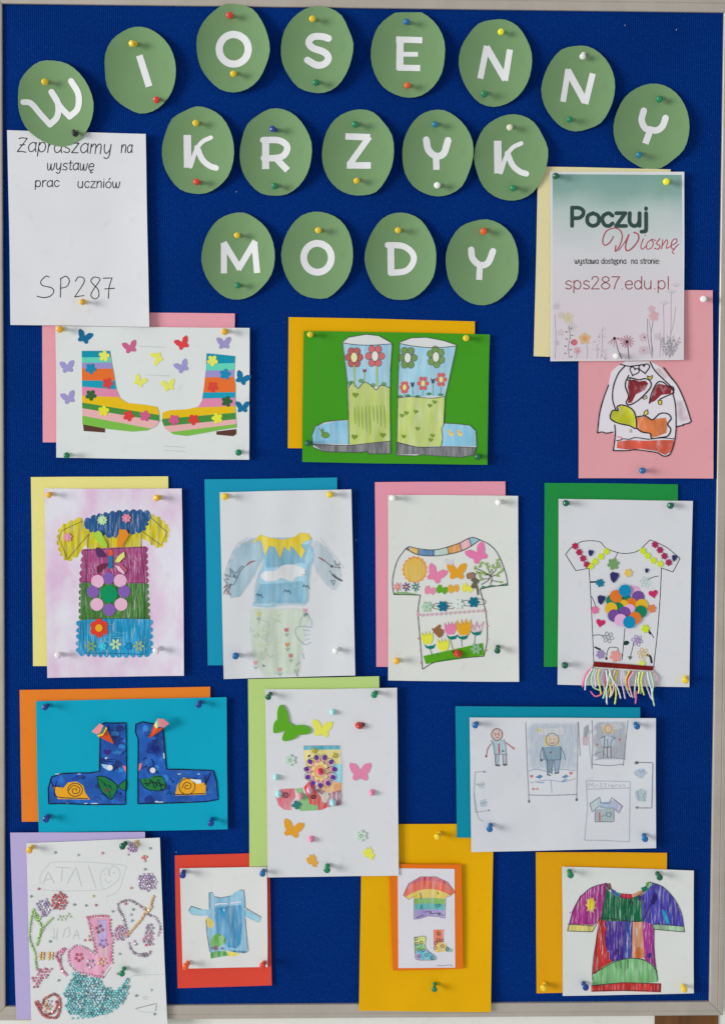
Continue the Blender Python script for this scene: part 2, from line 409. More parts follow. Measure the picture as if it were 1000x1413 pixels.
def bfly(x, y, r, rot=0, sx=1.0):
    c, s_ = math.cos(rot), math.sin(rot)
    return [(x+(a*sx*c-b*s_)*r/10, y+(a*sx*s_+b*c)*r/10) for a, b in BFLY]
def place(pts, x, y, rot=0, s=1):
    c, s_ = math.cos(rot), math.sin(rot)
    return [(x+(a*c-b*s_)*s, y+(a*s_+b*c)*s) for a, b in pts]
def scallop(pts, amp=3.0, pitch=9.0, sharp=False):
    """outline with pinking-shear points along every edge"""
    out = []; n = len(pts)
    for i in range(n):
        a = Vector(pts[i]); b = Vector(pts[(i+1) % n]); d = b-a; L = d.length; k = max(1, round(L/pitch)); nn = Vector((d.y, -d.x)).normalized()
        for j in range(k):
            for q in ((0, 0), (.25, .8), (.5, 1), (.75, .8)) if not sharp else ((0, 0), (.5, 1)):
                p = a+d*((j+q[0])/k)+nn*amp*q[1]; out.append(tuple(p))
    return out

# single-line alphabet: x-height 1, ascender 1.5, baseline 0; strokes smoothed
G = {
 'a': (0.9, [[(.7,.75),(.45,1),(.12,.75),(.05,.4),(.2,.05),(.45,.03),(.7,.35)],[(.7,1),(.7,.3),(.78,0)]]),
 'b': (0.9, [[(.08,1.5),(.08,0)],[(.08,.35),(.3,.02),(.6,.1),(.72,.5),(.6,.9),(.3,1),(.08,.65)]]),
 'c': (0.8, [[(.65,.8),(.42,1),(.12,.8),(.05,.45),(.2,.08),(.45,0),(.66,.2)]]),
 'd': (0.9, [[(.7,.65),(.45,1),(.15,.85),(.05,.5),(.15,.12),(.45,0),(.7,.35)],[(.7,1.5),(.7,0)]]),
 'e': (0.85, [[(.06,.52),(.68,.52)],[(.68,.52),(.64,.85),(.38,1),(.12,.8),(.05,.45),(.2,.08),(.45,0),(.66,.18)]]),
 'i': (0.35, [[(.12,1),(.12,0)],[(.12,1.32),(.12,1.38)]]),
 'j': (0.35, [[(.15,1),(.15,-.25),(.08,-.42),(-.12,-.45)],[(.15,1.32),(.15,1.38)]]),
 'l': (0.35, [[(.12,1.5),(.12,0)]]),
 'm': (1.25, [[(.08,1),(.08,0)],[(.08,.6),(.3,1),(.52,.85),(.54,0)],[(.54,.6),(.78,1),(1.0,.85),(1.02,0)]]),
 'n': (0.85, [[(.08,1),(.08,0)],[(.08,.6),(.35,1),(.62,.85),(.65,0)]]),
 'o': (0.9, [[(.4,1),(.12,.82),(.05,.5),(.12,.18),(.4,0),(.68,.18),(.75,.5),(.68,.82),(.4,1)]]),
 'p': (0.9, [[(.08,1),(.08,-.45)],[(.08,.35),(.3,.02),(.6,.1),(.72,.5),(.6,.9),(.3,1),(.08,.65)]]),
 'r': (0.6, [[(.08,1),(.08,0)],[(.08,.6),(.28,.95),(.52,.98)]]),
 's': (0.75, [[(.6,.85),(.36,1),(.12,.85),(.14,.6),(.5,.42),(.6,.2),(.4,.01),(.06,.12)]]),
 't': (0.6, [[(.25,1.35),(.25,.2),(.35,.02),(.52,.05)],[(.03,1),(.5,1)]]),
 'u': (0.9, [[(.08,1),(.08,.3),(.3,.0),(.55,.1),(.66,.4)],[(.66,1),(.66,0)]]),
 'w': (1.15, [[(.03,1),(.12,.2),(.25,.02),(.42,.15),(.5,.9)],[(.5,.9),(.58,.15),(.74,0),(.9,.3),(.98,1)]]),
 'y': (0.9, [[(.06,1),(.1,.4),(.3,.05),(.6,.4),(.66,1)],[(.66,1),(.62,-.2),(.4,-.48),(.15,-.35)]]),
 'z': (0.8, [[(.08,1),(.62,1)],[(.62,1),(.06,0)],[(.06,0),(.66,0)]]),
 'P': (0.95, [[(.1,1.45),(.1,0)],[(.1,1.42),(.5,1.42),(.76,1.2),(.74,.85),(.5,.62),(.1,.62)]]),
 'Z': (1.0, [[(.05,1.4),(.3,1.5),(.8,1.45)],[(.8,1.45),(.05,.05)],[(.05,.05),(.45,.08),(.85,0)],[(.2,.75),(.65,.78)]]),
 'S': (1.0, [[(.85,1.3),(.6,1.5),(.25,1.4),(.15,1.1),(.4,.82),(.75,.6),(.8,.25),(.5,0),(.02,.1)]]),
 '2': (0.95, [[(.1,1.15),(.2,1.42),(.48,1.48),(.68,1.3),(.66,1.0),(.4,.55),(.06,.02)],[(.06,.02),(.76,.02)]]),
 '8': (0.95, [[(.42,.8),(.14,1.0),(.14,1.3),(.42,1.48),(.7,1.3),(.7,1.0),(.42,.8),(.08,.55),(.08,.2),(.42,0),(.76,.2),(.76,.55),(.42,.8)]]),
 '7': (0.9, [[(.06,1.46),(.76,1.46)],[(.76,1.46),(.45,.8),(.26,0)]]),
 '.': (0.35, [[(.12,.0),(.12,.05)]]),
 ':': (0.35, [[(.12,.0),(.12,.05)],[(.12,.7),(.12,.75)]]),
 ' ': (0.6, []),
}
G['ę'] = (0.85, G['e'][1]+[[(.45,0),(.32,-.2),(.42,-.36),(.6,-.3)]])
G['ó'] = (0.9, G['o'][1]+[[(.4,1.25),(.6,1.55)]])
def text(D, s, x, y, size, c, w=1.0, width=None, slant=0.0, rot=0.0, jit=0.0, track=0.0, seed=3):
    r = random.Random(seed)
    tot = sum(G[ch][0]+track for ch in s); k = (width/(tot*size)) if width else 1.0
    cx_ = 0.0
    for ch in s:
        adv, st = G[ch]; dy = r.uniform(-jit, jit)
        for q in st:
            pts = []
            for a, b in q:
                px = (cx_+a)*size*k+slant*b*size; py = -(b+dy)*size
                pts.append((x+px*math.cos(rot)-py*math.sin(rot), y+px*math.sin(rot)+py*math.cos(rot)))
            D.line(pts, c, w, smooth=len(pts) > 2)
        cx_ += adv+track

# ================================================================== the board and the wall behind it
def box_verts(x0, x1, y0, y1, z0, z1):
    v = [(x0,y0,z0),(x1,y0,z0),(x1,y1,z0),(x0,y1,z0),(x0,y0,z1),(x1,y0,z1),(x1,y1,z1),(x0,y1,z1)]
    f = [(0,1,5,4),(1,2,6,5),(2,3,7,6),(3,0,4,7),(4,5,6,7),(3,2,1,0)]
    return v, f
wallm = paper_mat((222, 217, 207), 'painted_plaster', mottle=0.04, rough=0.85, fibre=0.5)
v, f = box_verts(-2.2, 2.2, 0.0145, 0.10, 0.0, 3.0)
prop(link('wall', v, f, wallm), kind='structure')
# upright wooden batten the board's right edge hangs over
wm, wn, wb = nt('varnished_wood')
tc = N(wn, 'ShaderNodeTexCoord'); mp = N(wn, 'ShaderNodeMapping'); mp.inputs['Scale'].default_value = (60, 60, 4)
no = N(wn, 'ShaderNodeTexNoise'); no.inputs['Scale'].default_value = 1.0; no.inputs['Detail'].default_value = 5
cr = N(wn, 'ShaderNodeValToRGB'); cr.color_ramp.elements[0].color = (*A((78, 44, 8)), 1); cr.color_ramp.elements[1].color = (*A((110, 66, 14)), 1)
cr.color_ramp.elements[0].position = .3; cr.color_ramp.elements[1].position = .7
wn.links.new(tc.outputs['Object'], mp.inputs['Vector']); wn.links.new(mp.outputs['Vector'], no.inputs['Vector'])
wn.links.new(no.outputs['Fac'], cr.inputs['Fac']); wn.links.new(cr.outputs['Color'], wb.inputs['Base Color']); wb.inputs['Roughness'].default_value = 0.4
bx0 = P(903.5, 1408, -0.012).x; bx1 = P(991, 1408, -0.012).x
v, f = box_verts(bx0, bx1, 0.0125, 0.0142, 0.0, 3.0)
prop(link('wooden_batten', v, f, wm), 'upright brown wooden batten on the wall behind the right edge of the board', 'batten')

board = empty('bulletin_board', (0, 0.012, CZ-H/2), 'large blue corduroy felt pin board with a grey aluminium frame, hung on the wall', 'pin board')
fm, fn_, fb = nt('ribbed_blue_felt')
tc = N(fn_, 'ShaderNodeTexCoord')
wv = N(fn_, 'ShaderNodeTexWave'); wv.wave_type = 'BANDS'; wv.bands_direction = 'X'; wv.inputs['Scale'].default_value = 104; wv.inputs['Distortion'].default_value = 1.6
wv.inputs['Detail'].default_value = 2; wv.inputs['Detail Scale'].default_value = 1.3
mp = N(fn_, 'ShaderNodeMapping'); mp.inputs['Scale'].default_value = (1, 1, 0.25)
fn_.links.new(tc.outputs['Object'], mp.inputs['Vector']); fn_.links.new(mp.outputs['Vector'], wv.inputs['Vector'])
fz = N(fn_, 'ShaderNodeTexNoise'); fz.inputs['Scale'].default_value = 1; fz.inputs['Detail'].default_value = 4
mp2 = N(fn_, 'ShaderNodeMapping'); mp2.inputs['Scale'].default_value = (760, 1, 250)
fn_.links.new(tc.outputs['Object'], mp2.inputs['Vector']); fn_.links.new(mp2.outputs['Vector'], fz.inputs['Vector'])
big = N(fn_, 'ShaderNodeTexNoise'); big.inputs['Scale'].default_value = 5; big.inputs['Detail'].default_value = 3
fn_.links.new(tc.outputs['Object'], big.inputs['Vector'])
c0 = N(fn_, 'ShaderNodeMix', data_type='RGBA'); c0.inputs['A'].default_value = (0.0003, 0.017, 0.135, 1); c0.inputs['B'].default_value = (0.0008, 0.036, 0.235, 1)
fn_.links.new(wv.outputs['Fac'], c0.inputs['Factor'])
r0 = N(fn_, 'ShaderNodeMapRange'); r0.inputs['From Min'].default_value = .55; r0.inputs['From Max'].default_value = .76; r0.inputs['To Max'].default_value = 0.62
fn_.links.new(fz.outputs['Fac'], r0.inputs['Value'])
c1 = N(fn_, 'ShaderNodeMix', data_type='RGBA'); c1.inputs['B'].default_value = (0.014, 0.105, 0.36, 1)
fn_.links.new(r0.outputs['Result'], c1.inputs['Factor']); fn_.links.new(c0.outputs['Result'], c1.inputs['A'])
hs = N(fn_, 'ShaderNodeHueSaturation'); r1 = N(fn_, 'ShaderNodeMapRange'); r1.inputs['To Min'].default_value = .70; r1.inputs['To Max'].default_value = 1.28
fn_.links.new(big.outputs['Fac'], r1.inputs['Value']); fn_.links.new(r1.outputs['Result'], hs.inputs['Value']); fn_.links.new(c1.outputs['Result'], hs.inputs['Color'])
fn_.links.new(hs.outputs['Color'], fb.inputs['Base Color'])
fb.inputs['Roughness'].default_value = 1.0; fb.inputs['Specular IOR Level'].default_value = 0.05
ad = N(fn_, 'ShaderNodeMath', operation='ADD'); fn_.links.new(wv.outputs['Fac'], ad.inputs[0]); fn_.links.new(fz.outputs['Fac'], ad.inputs[1])
bp = N(fn_, 'ShaderNodeBump'); bp.inputs['Strength'].default_value = 0.5; bp.inputs['Distance'].default_value = 0.0005
fn_.links.new(ad.outputs[0], bp.inputs['Height']); fn_.links.new(bp.outputs['Normal'], fb.inputs['Normal'])
v, f = box_verts(-W/2, W/2, 0.0, 0.011, CZ-H/2, CZ+H/2)
link('felt_panel', v, f, fm, board)
lint = []
# brushed aluminium frame rails with mitred ends
am, an, ab = nt('brushed_aluminium')
tc = N(an, 'ShaderNodeTexCoord'); no = N(an, 'ShaderNodeTexNoise'); no.inputs['Scale'].default_value = 22; no.inputs['Detail'].default_value = 6
mx = N(an, 'ShaderNodeMix', data_type='RGBA'); mx.inputs['A'].default_value = (*A((160, 151, 138)), 1); mx.inputs['B'].default_value = (*A((182, 175, 164)), 1)
an.links.new(tc.outputs['Object'], no.inputs['Vector']); an.links.new(no.outputs['Fac'], mx.inputs['Factor']); an.links.new(mx.outputs['Result'], ab.inputs['Base Color'])
g1 = N(an, 'ShaderNodeTexNoise'); g1.inputs['Scale'].default_value = 3; g1.inputs['Detail'].default_value = 8; g1.inputs['Distortion'].default_value = .3; an.links.new(tc.outputs['Object'], g1.inputs['Vector'])
gr_ = N(an, 'ShaderNodeMapRange'); gr_.inputs['To Min'].default_value = .3; gr_.inputs['To Max'].default_value = .6; an.links.new(g1.outputs['Fac'], gr_.inputs['Value']); an.links.new(gr_.outputs['Result'], ab.inputs['Roughness'])
sc_ = N(an, 'ShaderNodeTexNoise'); sc_.inputs['Scale'].default_value = 240; sc_.inputs['Detail'].default_value = 2; an.links.new(tc.outputs['Object'], sc_.inputs['Vector'])
sb_ = N(an, 'ShaderNodeBump'); sb_.inputs['Strength'].default_value = .25; sb_.inputs['Distance'].default_value = .0002; an.links.new(sc_.outputs['Fac'], sb_.inputs['Height']); an.links.new(sb_.outputs['Normal'], ab.inputs['Normal'])
ab.inputs['Metallic'].default_value = 0.25
prof = [(0, .001), (0, -.0032), (.0008, -.0040), (.0025, -.0044), (.0125, -.0046), (.0130, -.0038), (.0140, -.0038), (.0145, -.0046), (.0205, -.0042), (.0222, -.0028), (.0226, .012)]
def rail(side):
    V = []; Fc = []
    for e in (-1, 1):
        for (u, y) in prof:
            if side in 'LR':
                sx = -1 if side == 'L' else 1; V.append((sx*(W/2+u), y, CZ+e*(H/2+u-.0004)))
            else:
                sz = 1 if side == 'T' else -1; V.append((e*(W/2+u-.0004), y, CZ+sz*(H/2+u)))
    n = len(prof)
    for i in range(n-1): Fc.append((i, i+1, n+i+1, n+i))
    Fc.append(tuple(range(n))); Fc.append(tuple(range(2*n-1, n-1, -1)))
    return link('frame_rail', V, Fc, am, board)
for s_ in 'TBLR': rail(s_)
# two specks of lint caught on the felt
for (x, y, r_) in ((933, 41, .5), (862, 35, .2), (326, 265, .1), (491, 746, .4), (243, 1177, .8)):
    p = P(x, y, 0.0006); d = Vector((math.cos(1.1+r_), 0, math.sin(1.1+r_)))*0.0016; w_ = Vector((d.z, 0, -d.x))*0.3
    lint.append([p-d, p+w_, p+d, p-w_, p+Vector((0, -0.0005, 0))])
V = []; Fc = []
for L_ in lint:
    b = len(V); V += L_; Fc += [(b, b+1, b+4), (b+1, b+2, b+4), (b+2, b+3, b+4), (b+3, b, b+4)]
prop(link('lint', V, Fc, paper_mat((190, 195, 205), 'lint'), board), kind='stuff')

hm = plain('pin_hole', (2, 8, 26), rough=1.0, spec=0.0)
rh = random.Random(11); V = []; Fc = []
for i in range(150):
    x, y = rh.uniform(14, 975), rh.uniform(30, 1375); c_ = P(x, y, 0.00025); b = len(V); r_ = rh.uniform(.0004, .0007)
    for k in range(6): a = k*math.pi/3; V.append(c_+Vector((r_*math.cos(a), 0, r_*math.sin(a))))
    V.append(c_+Vector((0, -.0001, 0)))
    for k in range(6): Fc.append((b+(k+1) % 6, b+k, b+6))
prop(link('pin_hole', V, Fc, hm, board), kind='stuff')
# ================================================================== sheets
SH = {}
def rough_quad(q, seed, amp=0.5):
    """hand-cut sheet edge: corners kept, edges very slightly uneven"""
    r = random.Random(seed); out = []
    for i in range(4):
        a = Vector(q[i]); b = Vector(q[(i+1) % 4]); d = b-a; nn = Vector((d.y, -d.x)).normalized(); k = max(2, int(d.length/30)); ph = r.uniform(0, 6); m = r.uniform(-amp, amp)
        for j in range(k):
            t = j/k; p = a.lerp(b, t)+nn*(m*math.sin(math.pi*t)+0.25*amp*math.sin(ph+t*9)*math.sin(math.pi*t)); out.append(tuple(p))
    return out
def backing(key, quad, c, base, label, lift=(.4, .8, .3, .4), wav=.5, name='backing_card', cat='card', group='coloured backing cards pinned behind the drawings', extra=None):
    s = Sheet(quad, base/1000, lift, wav, seed=hash_(key), extra=extra, key=key); SH[key] = s
    mid = P(sum(p[0] for p in quad)/4, sum(p[1] for p in quad)/4, base/1000)
    o = s.slab(name, rough_quad(quad, hash_(key)), paper_mat(c, 'coloured_card', mottle=.03), None, 0.0003, 0, 9, origin=mid)
    prop(o, label, cat, group); ORG[o.name] = mid
    return o
def hash_(k): return sum(ord(ch)*(i+3) for i, ch in enumerate(k))
def picture(key, quad, c, base, label, lift=(.8, 2.2, .5, 1.2), wav=.8, name='drawing_sheet', cat='drawing', tint=None, extra=None, mottle=.04, group=None):
    s = Sheet(quad, base/1000, lift, wav, seed=hash_(key), extra=extra, key=key); SH[key] = s
    mid = P(sum(p[0] for p in quad)/4, sum(p[1] for p in quad)/4, base/1000)
    e = empty(name, mid, label, cat, group)
    s.slab('paper', rough_quad(quad, hash_(key), .6), paper_mat(c, 'drawing_paper', tint=tint, mottle=mottle), e, 0.0003, 0, 8)
    s.e = e; return s

# -- coloured backing cards
backing('pinkA', [(58,430),(324,433),(323,613),(59,611)], (222,148,160), 1.2, 'pink card behind the rainbow striped boots, its top edge under the handwritten invitation')
backing('gold', [(398,438),(655,444),(654,621),(397,619)], (244,162,0), 1.2, 'golden yellow card behind the green sheet with two painted rain boots')
backing('cream', [(742,230),(925,234),(921,497),(736,492)], (226,206,158), 3.0, 'cream card behind the printed spring poster', lift=(.8,.4,.3,.4))
backing('paleY', [(42.5,659),(232,658),(235,920),(45.5,920)], (222,208,128), 1.2, 'pale yellow card behind the zigzag edged tunic on pink shaded paper')
backing('tealA', [(282,662),(465,659.5),(467,918),(286.5,919)], (20,140,172), 1.2, 'teal blue card behind the pale blue shirt with a sun collar')
backing('pinkB', [(517,666),(697,665),(699,920),(519,921)], (222,144,160), 1.2, 'pink card behind the T-shirt picture with sun, tulips and butterflies')
backing('greenA', [(751,667),(935,669),(935,921),(750,921)], (30,134,62), 1.2, 'green card behind the T-shirt picture with a yarn fringe')
backing('orange', [(27,953),(290,948.5),(290,1134),(30,1135)], (238,120,36), 1.2, 'orange card behind the turquoise sheet with two blue boots')
backing('lime', [(342,938),(523,934),(527,1195),(344,1197)], (174,200,120), 5.2, 'light green card behind the sheet with a flowered boot and pearls', wav=.4, lift=(.6,.8,.3,.3))
backing('tealB', [(628,975.5),(883,977),(883,1160),(630,1157)], (8,132,156), 4.6, 'teal card behind the pencil sheet with small figures', wav=.4)
backing('lilac', [(14,1150),(200,1149),(204,1406),(22.5,1408)], (172,160,200), 6.2, 'lilac card behind the rhinestone picture, hanging over the frame', lift=(.6,.4,0,.4), wav=.4)
backing('red', [(241,1181.5),(372,1178),(375,1361),(245,1365)], (206,68,52), 1.2, 'red card behind the small square sheet with a light blue tunic', lift=(.6,1.8,.3,.8))
backing('yellow', [(499,1139),(681,1138),(677,1398),(495,1396)], (250,162,0), 1.6, 'large bright yellow card behind the rainbow shirt and socks, hanging over the bottom frame',
        lift=(.6,2.4,.2,3.6), wav=.8, extra=lambda x, y: 2.4*max(0, min(1, (y-1240)/130))+.35*math.sin((x-600)*.12)*max(0, (y-1370)/30))
backing('amber', [(739,1177),(920,1178),(918,1368),(740,1372)], (240,154,10), 1.2, 'amber yellow card behind the crayoned multicolour T-shirt', lift=(.8,.6,.3,1.5))

# ================================================================== green letter ovals
def oval(key, cx, cy, rx, ry, tilt, label, strokes, sw, cup=9.5, cut=None, seed=0):
    r = random.Random(hash_(key)+seed); t0 = math.radians(tilt); n = 17
    ph = r.uniform(0, 1); pts = []
    for i in range(n):                            # scissor-cut facets
        t = 2*math.pi*(i+ph)/n; k = 1+r.uniform(-.026, .022)
        x = rx*k*math.cos(t); y = ry*k*math.sin(t)
        pts.append((cx+x*math.cos(t0)-y*math.sin(t0), cy+x*math.sin(t0)+y*math.cos(t0)))
    pts = catmull(pts, True, 2)
    if cut: pts = [(x, max(y, cut)) for x, y in pts]
    q = [(cx-rx, cy-ry), (cx+rx, cy-ry), (cx+rx, cy+ry), (cx-rx, cy+ry)]
    ca, sa = math.cos(t0*.5), math.sin(t0*.5)
    cupn = cup*r.uniform(.85, 1.15)
    def bend(x, y):
        u = ((x-cx)*ca+(y-cy)*sa)/rx; w_ = (y-cy)/ry
        return cupn*(abs(u)**2.0)*(1.05 if u > 0 else .95)+0.8*w_*w_
    base = 5.0 if key in ('W1',) else (6.0 if key == 'O1' or key == 'S1' else 2.2)
    s = Sheet(q, base/1000, (0, 0, 0, 0), .3, hash_(key), extra=bend, key=key); SH[key] = s
    e = empty('letter_oval', P(cx, cy, base/1000), label, 'letter', 'green paper ovals carrying the letters of the title')
    s.slab('paper_oval', pts, OVM, e, 0.00025, 0, 4.5)
    D = Draw(s, 0.0006)
    for st in strokes:
        wd = sw
        if isinstance(st, tuple): wd, st = st
        if len(st) == 2:                          # straight limbs of the letters end square
            a_, b_ = Vector(st[0]), Vector(st[1]); d_ = (b_-a_).normalized()*2.6; st = [tuple(a_-d_), tuple(b_+d_)]
        D.line(st, (216, 220, 218), wd, smooth=len(st) > 2, cap=len(st) > 2)
    o = D.out('letter', e, media_mat('ink', base=(216, 220, 218)))
    return e
OVM = paper_mat((110, 142, 99), 'green_printed_paper', mottle=.10, rough=.6)
c1_ = T(0, 0, 3.846)
def ring(cx, cy, rx, ry, n=14, a0=-1.2): return [(cx+rx*math.cos(a0+2*math.pi*i/n), cy+ry*math.sin(a0+2*math.pi*i/n)) for i in range(n+1)]
oval('W1', 76, 142.5, 51, 61, -20, 'tilted green paper oval with white letter W, overlapping the handwritten sheet',
     [(8, [(32, 141), (43, 143), (57, 159), (69, 172)]), (8.5, [(69, 172), (79, 161), (80, 143), (71, 127)]), (8, [(71, 127), (83, 147), (96, 161)]), (8.5, [(96, 161), (107, 150), (108, 130), (98, 112)])], 8)
oval('I1', 193.5, 96, 49.5, 60.5, -8, 'green paper oval with white letter I, top row between W and O', [[(193, 79), (205, 117)]], 9.5)
oval('O1', 321.5, 65.5, 51, 61, 0, 'green paper oval with white letter O overlapping the top frame', [ring(322.5, 68, 20, 20.5)], 10)
oval('S1', 437.5, 68, 49.5, 60.5, 3, 'green paper oval with white letter S in the top row', [[(453, 53), (444, 50.5), (432, 51), (426, 58), (431, 66), (447, 72), (453, 80), (448, 88), (437, 90), (424, 83)]], 9.6)
oval('E1', 563, 74, 51, 60.5, 0, 'green paper oval with white letter E, cut flat along the top frame', [(10, [(552, 55), (551.5, 94)]), (8.5, [(549, 54.5), (580, 55.5)]), (6.5, [(553, 75), (574, 75)]), (8.5, [(551, 93.5), (577, 94)])], 9, cut=17)
oval('N1', 684, 86.5, 50.5, 60.5, 3, 'green paper oval with white letter N and a yellow pin in the top row', [(8.5, [(663, 106), (671, 66)]), (9.5, [(672, 67), (696, 108)]), (8.5, [(697, 109), (703, 71)])], 9)
oval('N2', 797.5, 122, 50.5, 60, 2, 'green paper oval with white letter N and a white pin in the top row', [(8, [(777, 138), (783.5, 98)]), (9.5, [(784, 99), (806, 139)]), (8.5, [(808, 141), (817, 104)])], 9)
oval('Y1', 899, 174.5, 52.5, 59, 8, 'green paper oval with white letter Y above the spring poster', [(9, [(888, 153), (885, 166), (890, 177), (897, 179)]), (9, [(918, 163), (914, 174), (906, 180), (896, 179)]), (9, [(897, 180), (891, 196)])], 9)
def Kl(dx, dy): return [(10.5, [(258.5+dx, 189+dy), (259+dx, 229+dy)]), (6, [(263+dx, 230+dy), (270+dx, 209+dy), (279+dx, 196+dy), (291+dx, 190+dy)]), (8, [(272+dx, 204+dy), (279+dx, 220+dy), (289+dx, 229+dy), (298+dx, 232+dy)])]
oval('K1', 273, 208, 50, 60.5, 0, 'green paper oval with white letter K at the left end of the middle row', Kl(0, 0), 9)
oval('R1', 380, 211, 50, 60.5, 0, 'green paper oval with white letter R in the middle row', [(10, [(366.5, 194), (366.5, 231)]), (9, [(363, 193.5), (385, 194), (396, 202), (393, 213), (383, 218), (364, 218.5)]), (9, [(381, 219), (395, 233.5)])], 9)
oval('Z1', 494, 211, 50, 60.5, 0, 'green paper oval with white letter Z in the middle row', [(9, [(479, 188.5), (508, 189.5)]), (8.5, [(508, 191), (483, 226)]), (9, [(481, 228.5), (509, 228.5)])], 9)
def Yl(dx, dy): return [(9.5, [(588+dx, 193+dy), (591+dx, 207+dy), (601+dx, 215.5+dy), (612+dx, 212+dy), (618+dx, 194+dy)]), (9, [(601.5+dx, 216+dy), (602+dx, 232+dy)])]
oval('Y2', 603.5, 211.5, 49.5, 60.5, 0, 'green paper oval with white letter Y in the middle row', Yl(0, 0), 9)
oval('K2', 705, 217, 51, 60, 2, 'green paper oval with white letter K tucked behind the cream card', Kl(428, 8), 9)
oval('M1', 328.5, 353.5, 50, 60, 0, 'green paper oval with white letter M at the left end of the bottom row', [(8.5, [(309, 338), (309, 375)]), (8.5, [(310, 337), (330, 370)]), (8.5, [(330, 370), (351, 335)]), (8.5, [(351, 337), (354.5, 374.5)])], 9)
oval('O2', 438, 352.5, 50, 60, 0, 'green paper oval with white letter O in the bottom row', [ring(438, 356, 19, 20)], 9.5)
oval('D1', 553, 354.5, 49.5, 60, 0, 'green paper oval with white letter D in the bottom row', [(9.5, [(539, 339), (539.5, 376)]), (8.5, [(535, 338.5), (556, 340), (569, 350), (570, 362), (560, 374), (539, 377)])], 9)
oval('Y3', 665, 362.5, 51, 59.5, 2, 'green paper oval with white letter Y held by one orange pin', [(9, [(650, 345), (652, 357), (662, 366), (673, 363), (680, 347)]), (8.5, [(662, 367), (661, 384)])], 9)

# ================================================================== handwritten invitation (the printed code on it is left out)
t = T(0, 170, 4.348)
s = picture('qr', [(9.7,179.8),(201,185),(206,451.5),(14.3,448.8)], (206,206,208), 4.6, 'white sheet with the handwritten invitation Zapraszamy na wystawe and SP 287', lift=(.8,4.2,.5,.8), name='invitation_sheet', cat='notice')
D = Draw(s); k = (34, 34, 40)
text(D, 'Zapraszamy', *t(100,172), 13.2, k, 1.35, width=132, slant=.12, jit=.05, rot=.02, seed=1)
text(D, 'na', *t(724,178), 11, k, 1.35, width=17, slant=.08)
text(D, 'wystawę', *t(280,282), 9.6, k, 1.3, width=66, slant=.1, jit=.05)
text(D, 'prac', *t(208,382), 8.6, k, 1.3, width=35, slant=.05, jit=.05)
text(D, 'uczniów', *t(464,388), 8.8, k, 1.3, width=60, slant=.05, jit=.05)
D.out('handwriting', s.e, media_mat('ink', base=(206,206,208)))
D = Draw(s)
D.line(t([(295,925),(275,920),(245,950),(255,975),(310,990),(322,1015),(300,1040),(262,1048),(222,1040)]), k, 1.3)
D.line(t([(365,932),(362,1045)]), k, 1.3); D.line(t([(362,935),(395,920),(416,945),(402,980),(366,992)]), k, 1.3)
D.line(t([(452,950),(470,925),(500,930),(502,960),(448,1044)]), k, 1.3); D.line(t([(448,1044),(503,1036)]), k, 1.3)
D.line(t([(592,930),(565,925),(545,945),(560,970),(588,1000),(592,1040),(568,1056),(545,1035),(560,1000),(598,945),(590,928)]), k, 1.3)
D.line(t([(618,932),(672,930)]), k, 1.3); D.line(t([(672,930),(655,985),(650,1052)]), k, 1.3); D.line(t([(628,996),(686,992)]), k, 1.3)
D.out('handwriting', s.e, media_mat('ink', base=(206,206,208)))

# ================================================================== spring poster
t = T(730, 220, 3.704)
s = picture('poster', [(758.3,236.7),(943.8,237.3),(943,497),(759,499)], (208,208,208), 4.8, 'printed spring poster Poczuj Wiosne with web address and meadow flowers', lift=(.5,2.6,.3,1.5), name='poster', cat='poster')
pm, pn, pb = nt('poster_print')          # printed colour runs from grey-green at the top to pale pink-grey
tc = N(pn, 'ShaderNodeTexCoord'); sp = N(pn, 'ShaderNodeSeparateXYZ'); pn.links.new(tc.outputs['Object'], sp.inputs[0])
nz = N(pn, 'ShaderNodeTexNoise'); nz.inputs['Scale'].default_value = 14; nz.inputs['Detail'].default_value = 4; pn.links.new(tc.outputs['Object'], nz.inputs['Vector'])
mr = N(pn, 'ShaderNodeMapRange'); mr.inputs['From Min'].default_value = .148; mr.inputs['From Max'].default_value = -.148; pn.links.new(sp.outputs['Z'], mr.inputs['Value'])
mm = N(pn, 'ShaderNodeMath', operation='MULTIPLY_ADD'); mm.inputs[1].default_value = .16; mm.inputs[2].default_value = -.08; pn.links.new(nz.outputs['Fac'], mm.inputs[0])
ma = N(pn, 'ShaderNodeMath', operation='ADD'); pn.links.new(mr.outputs['Result'], ma.inputs[0]); pn.links.new(mm.outputs[0], ma.inputs[1])
cr = N(pn, 'ShaderNodeValToRGB'); e_ = cr.color_ramp.elements; e_[0].position = 0; e_[0].color = (*A((112,152,143)), 1); e_[1].position = 1; e_[1].color = (*A((206,196,202)), 1)
for p_, c_ in ((.10,(126,160,150)),(.22,(174,188,184)),(.42,(200,200,202)),(.72,(206,197,202))):
    el = cr.color_ramp.elements.new(p_); el.color = (*A(c_), 1)
pn.links.new(ma.outputs[0], cr.inputs['Fac']); pn.links.new(cr.outputs['Color'], pb.inputs['Base Color']); pb.inputs['Roughness'].default_value = .5
s.slab('printed_area', t([(119,76),(779,80),(782,500),(784,1020),(119,1026)]), pm, s.e, 0.00002, 0.00036, 11)
D = Draw(s, 0.0005); g = (48, 72, 66)
text(D, 'Poczuj', *t(210,341), 17.6, g, 5.3, width=109)
text(D, 'wystawa dostępna  na stronie:', *t(232,534), 5.2, (66,66,68), 1.05, width=118)
text(D, 'sps287.edu.pl', *t(182,664), 11.6, (140,78,86), 1.45, width=146)
r_ = (168, 66, 84)
D.line(t([(430,395),(412,425),(385,440),(375,415),(392,370),(430,352),(462,362),(475,395),(462,440),(440,472),(442,440)]), r_, 1.5)
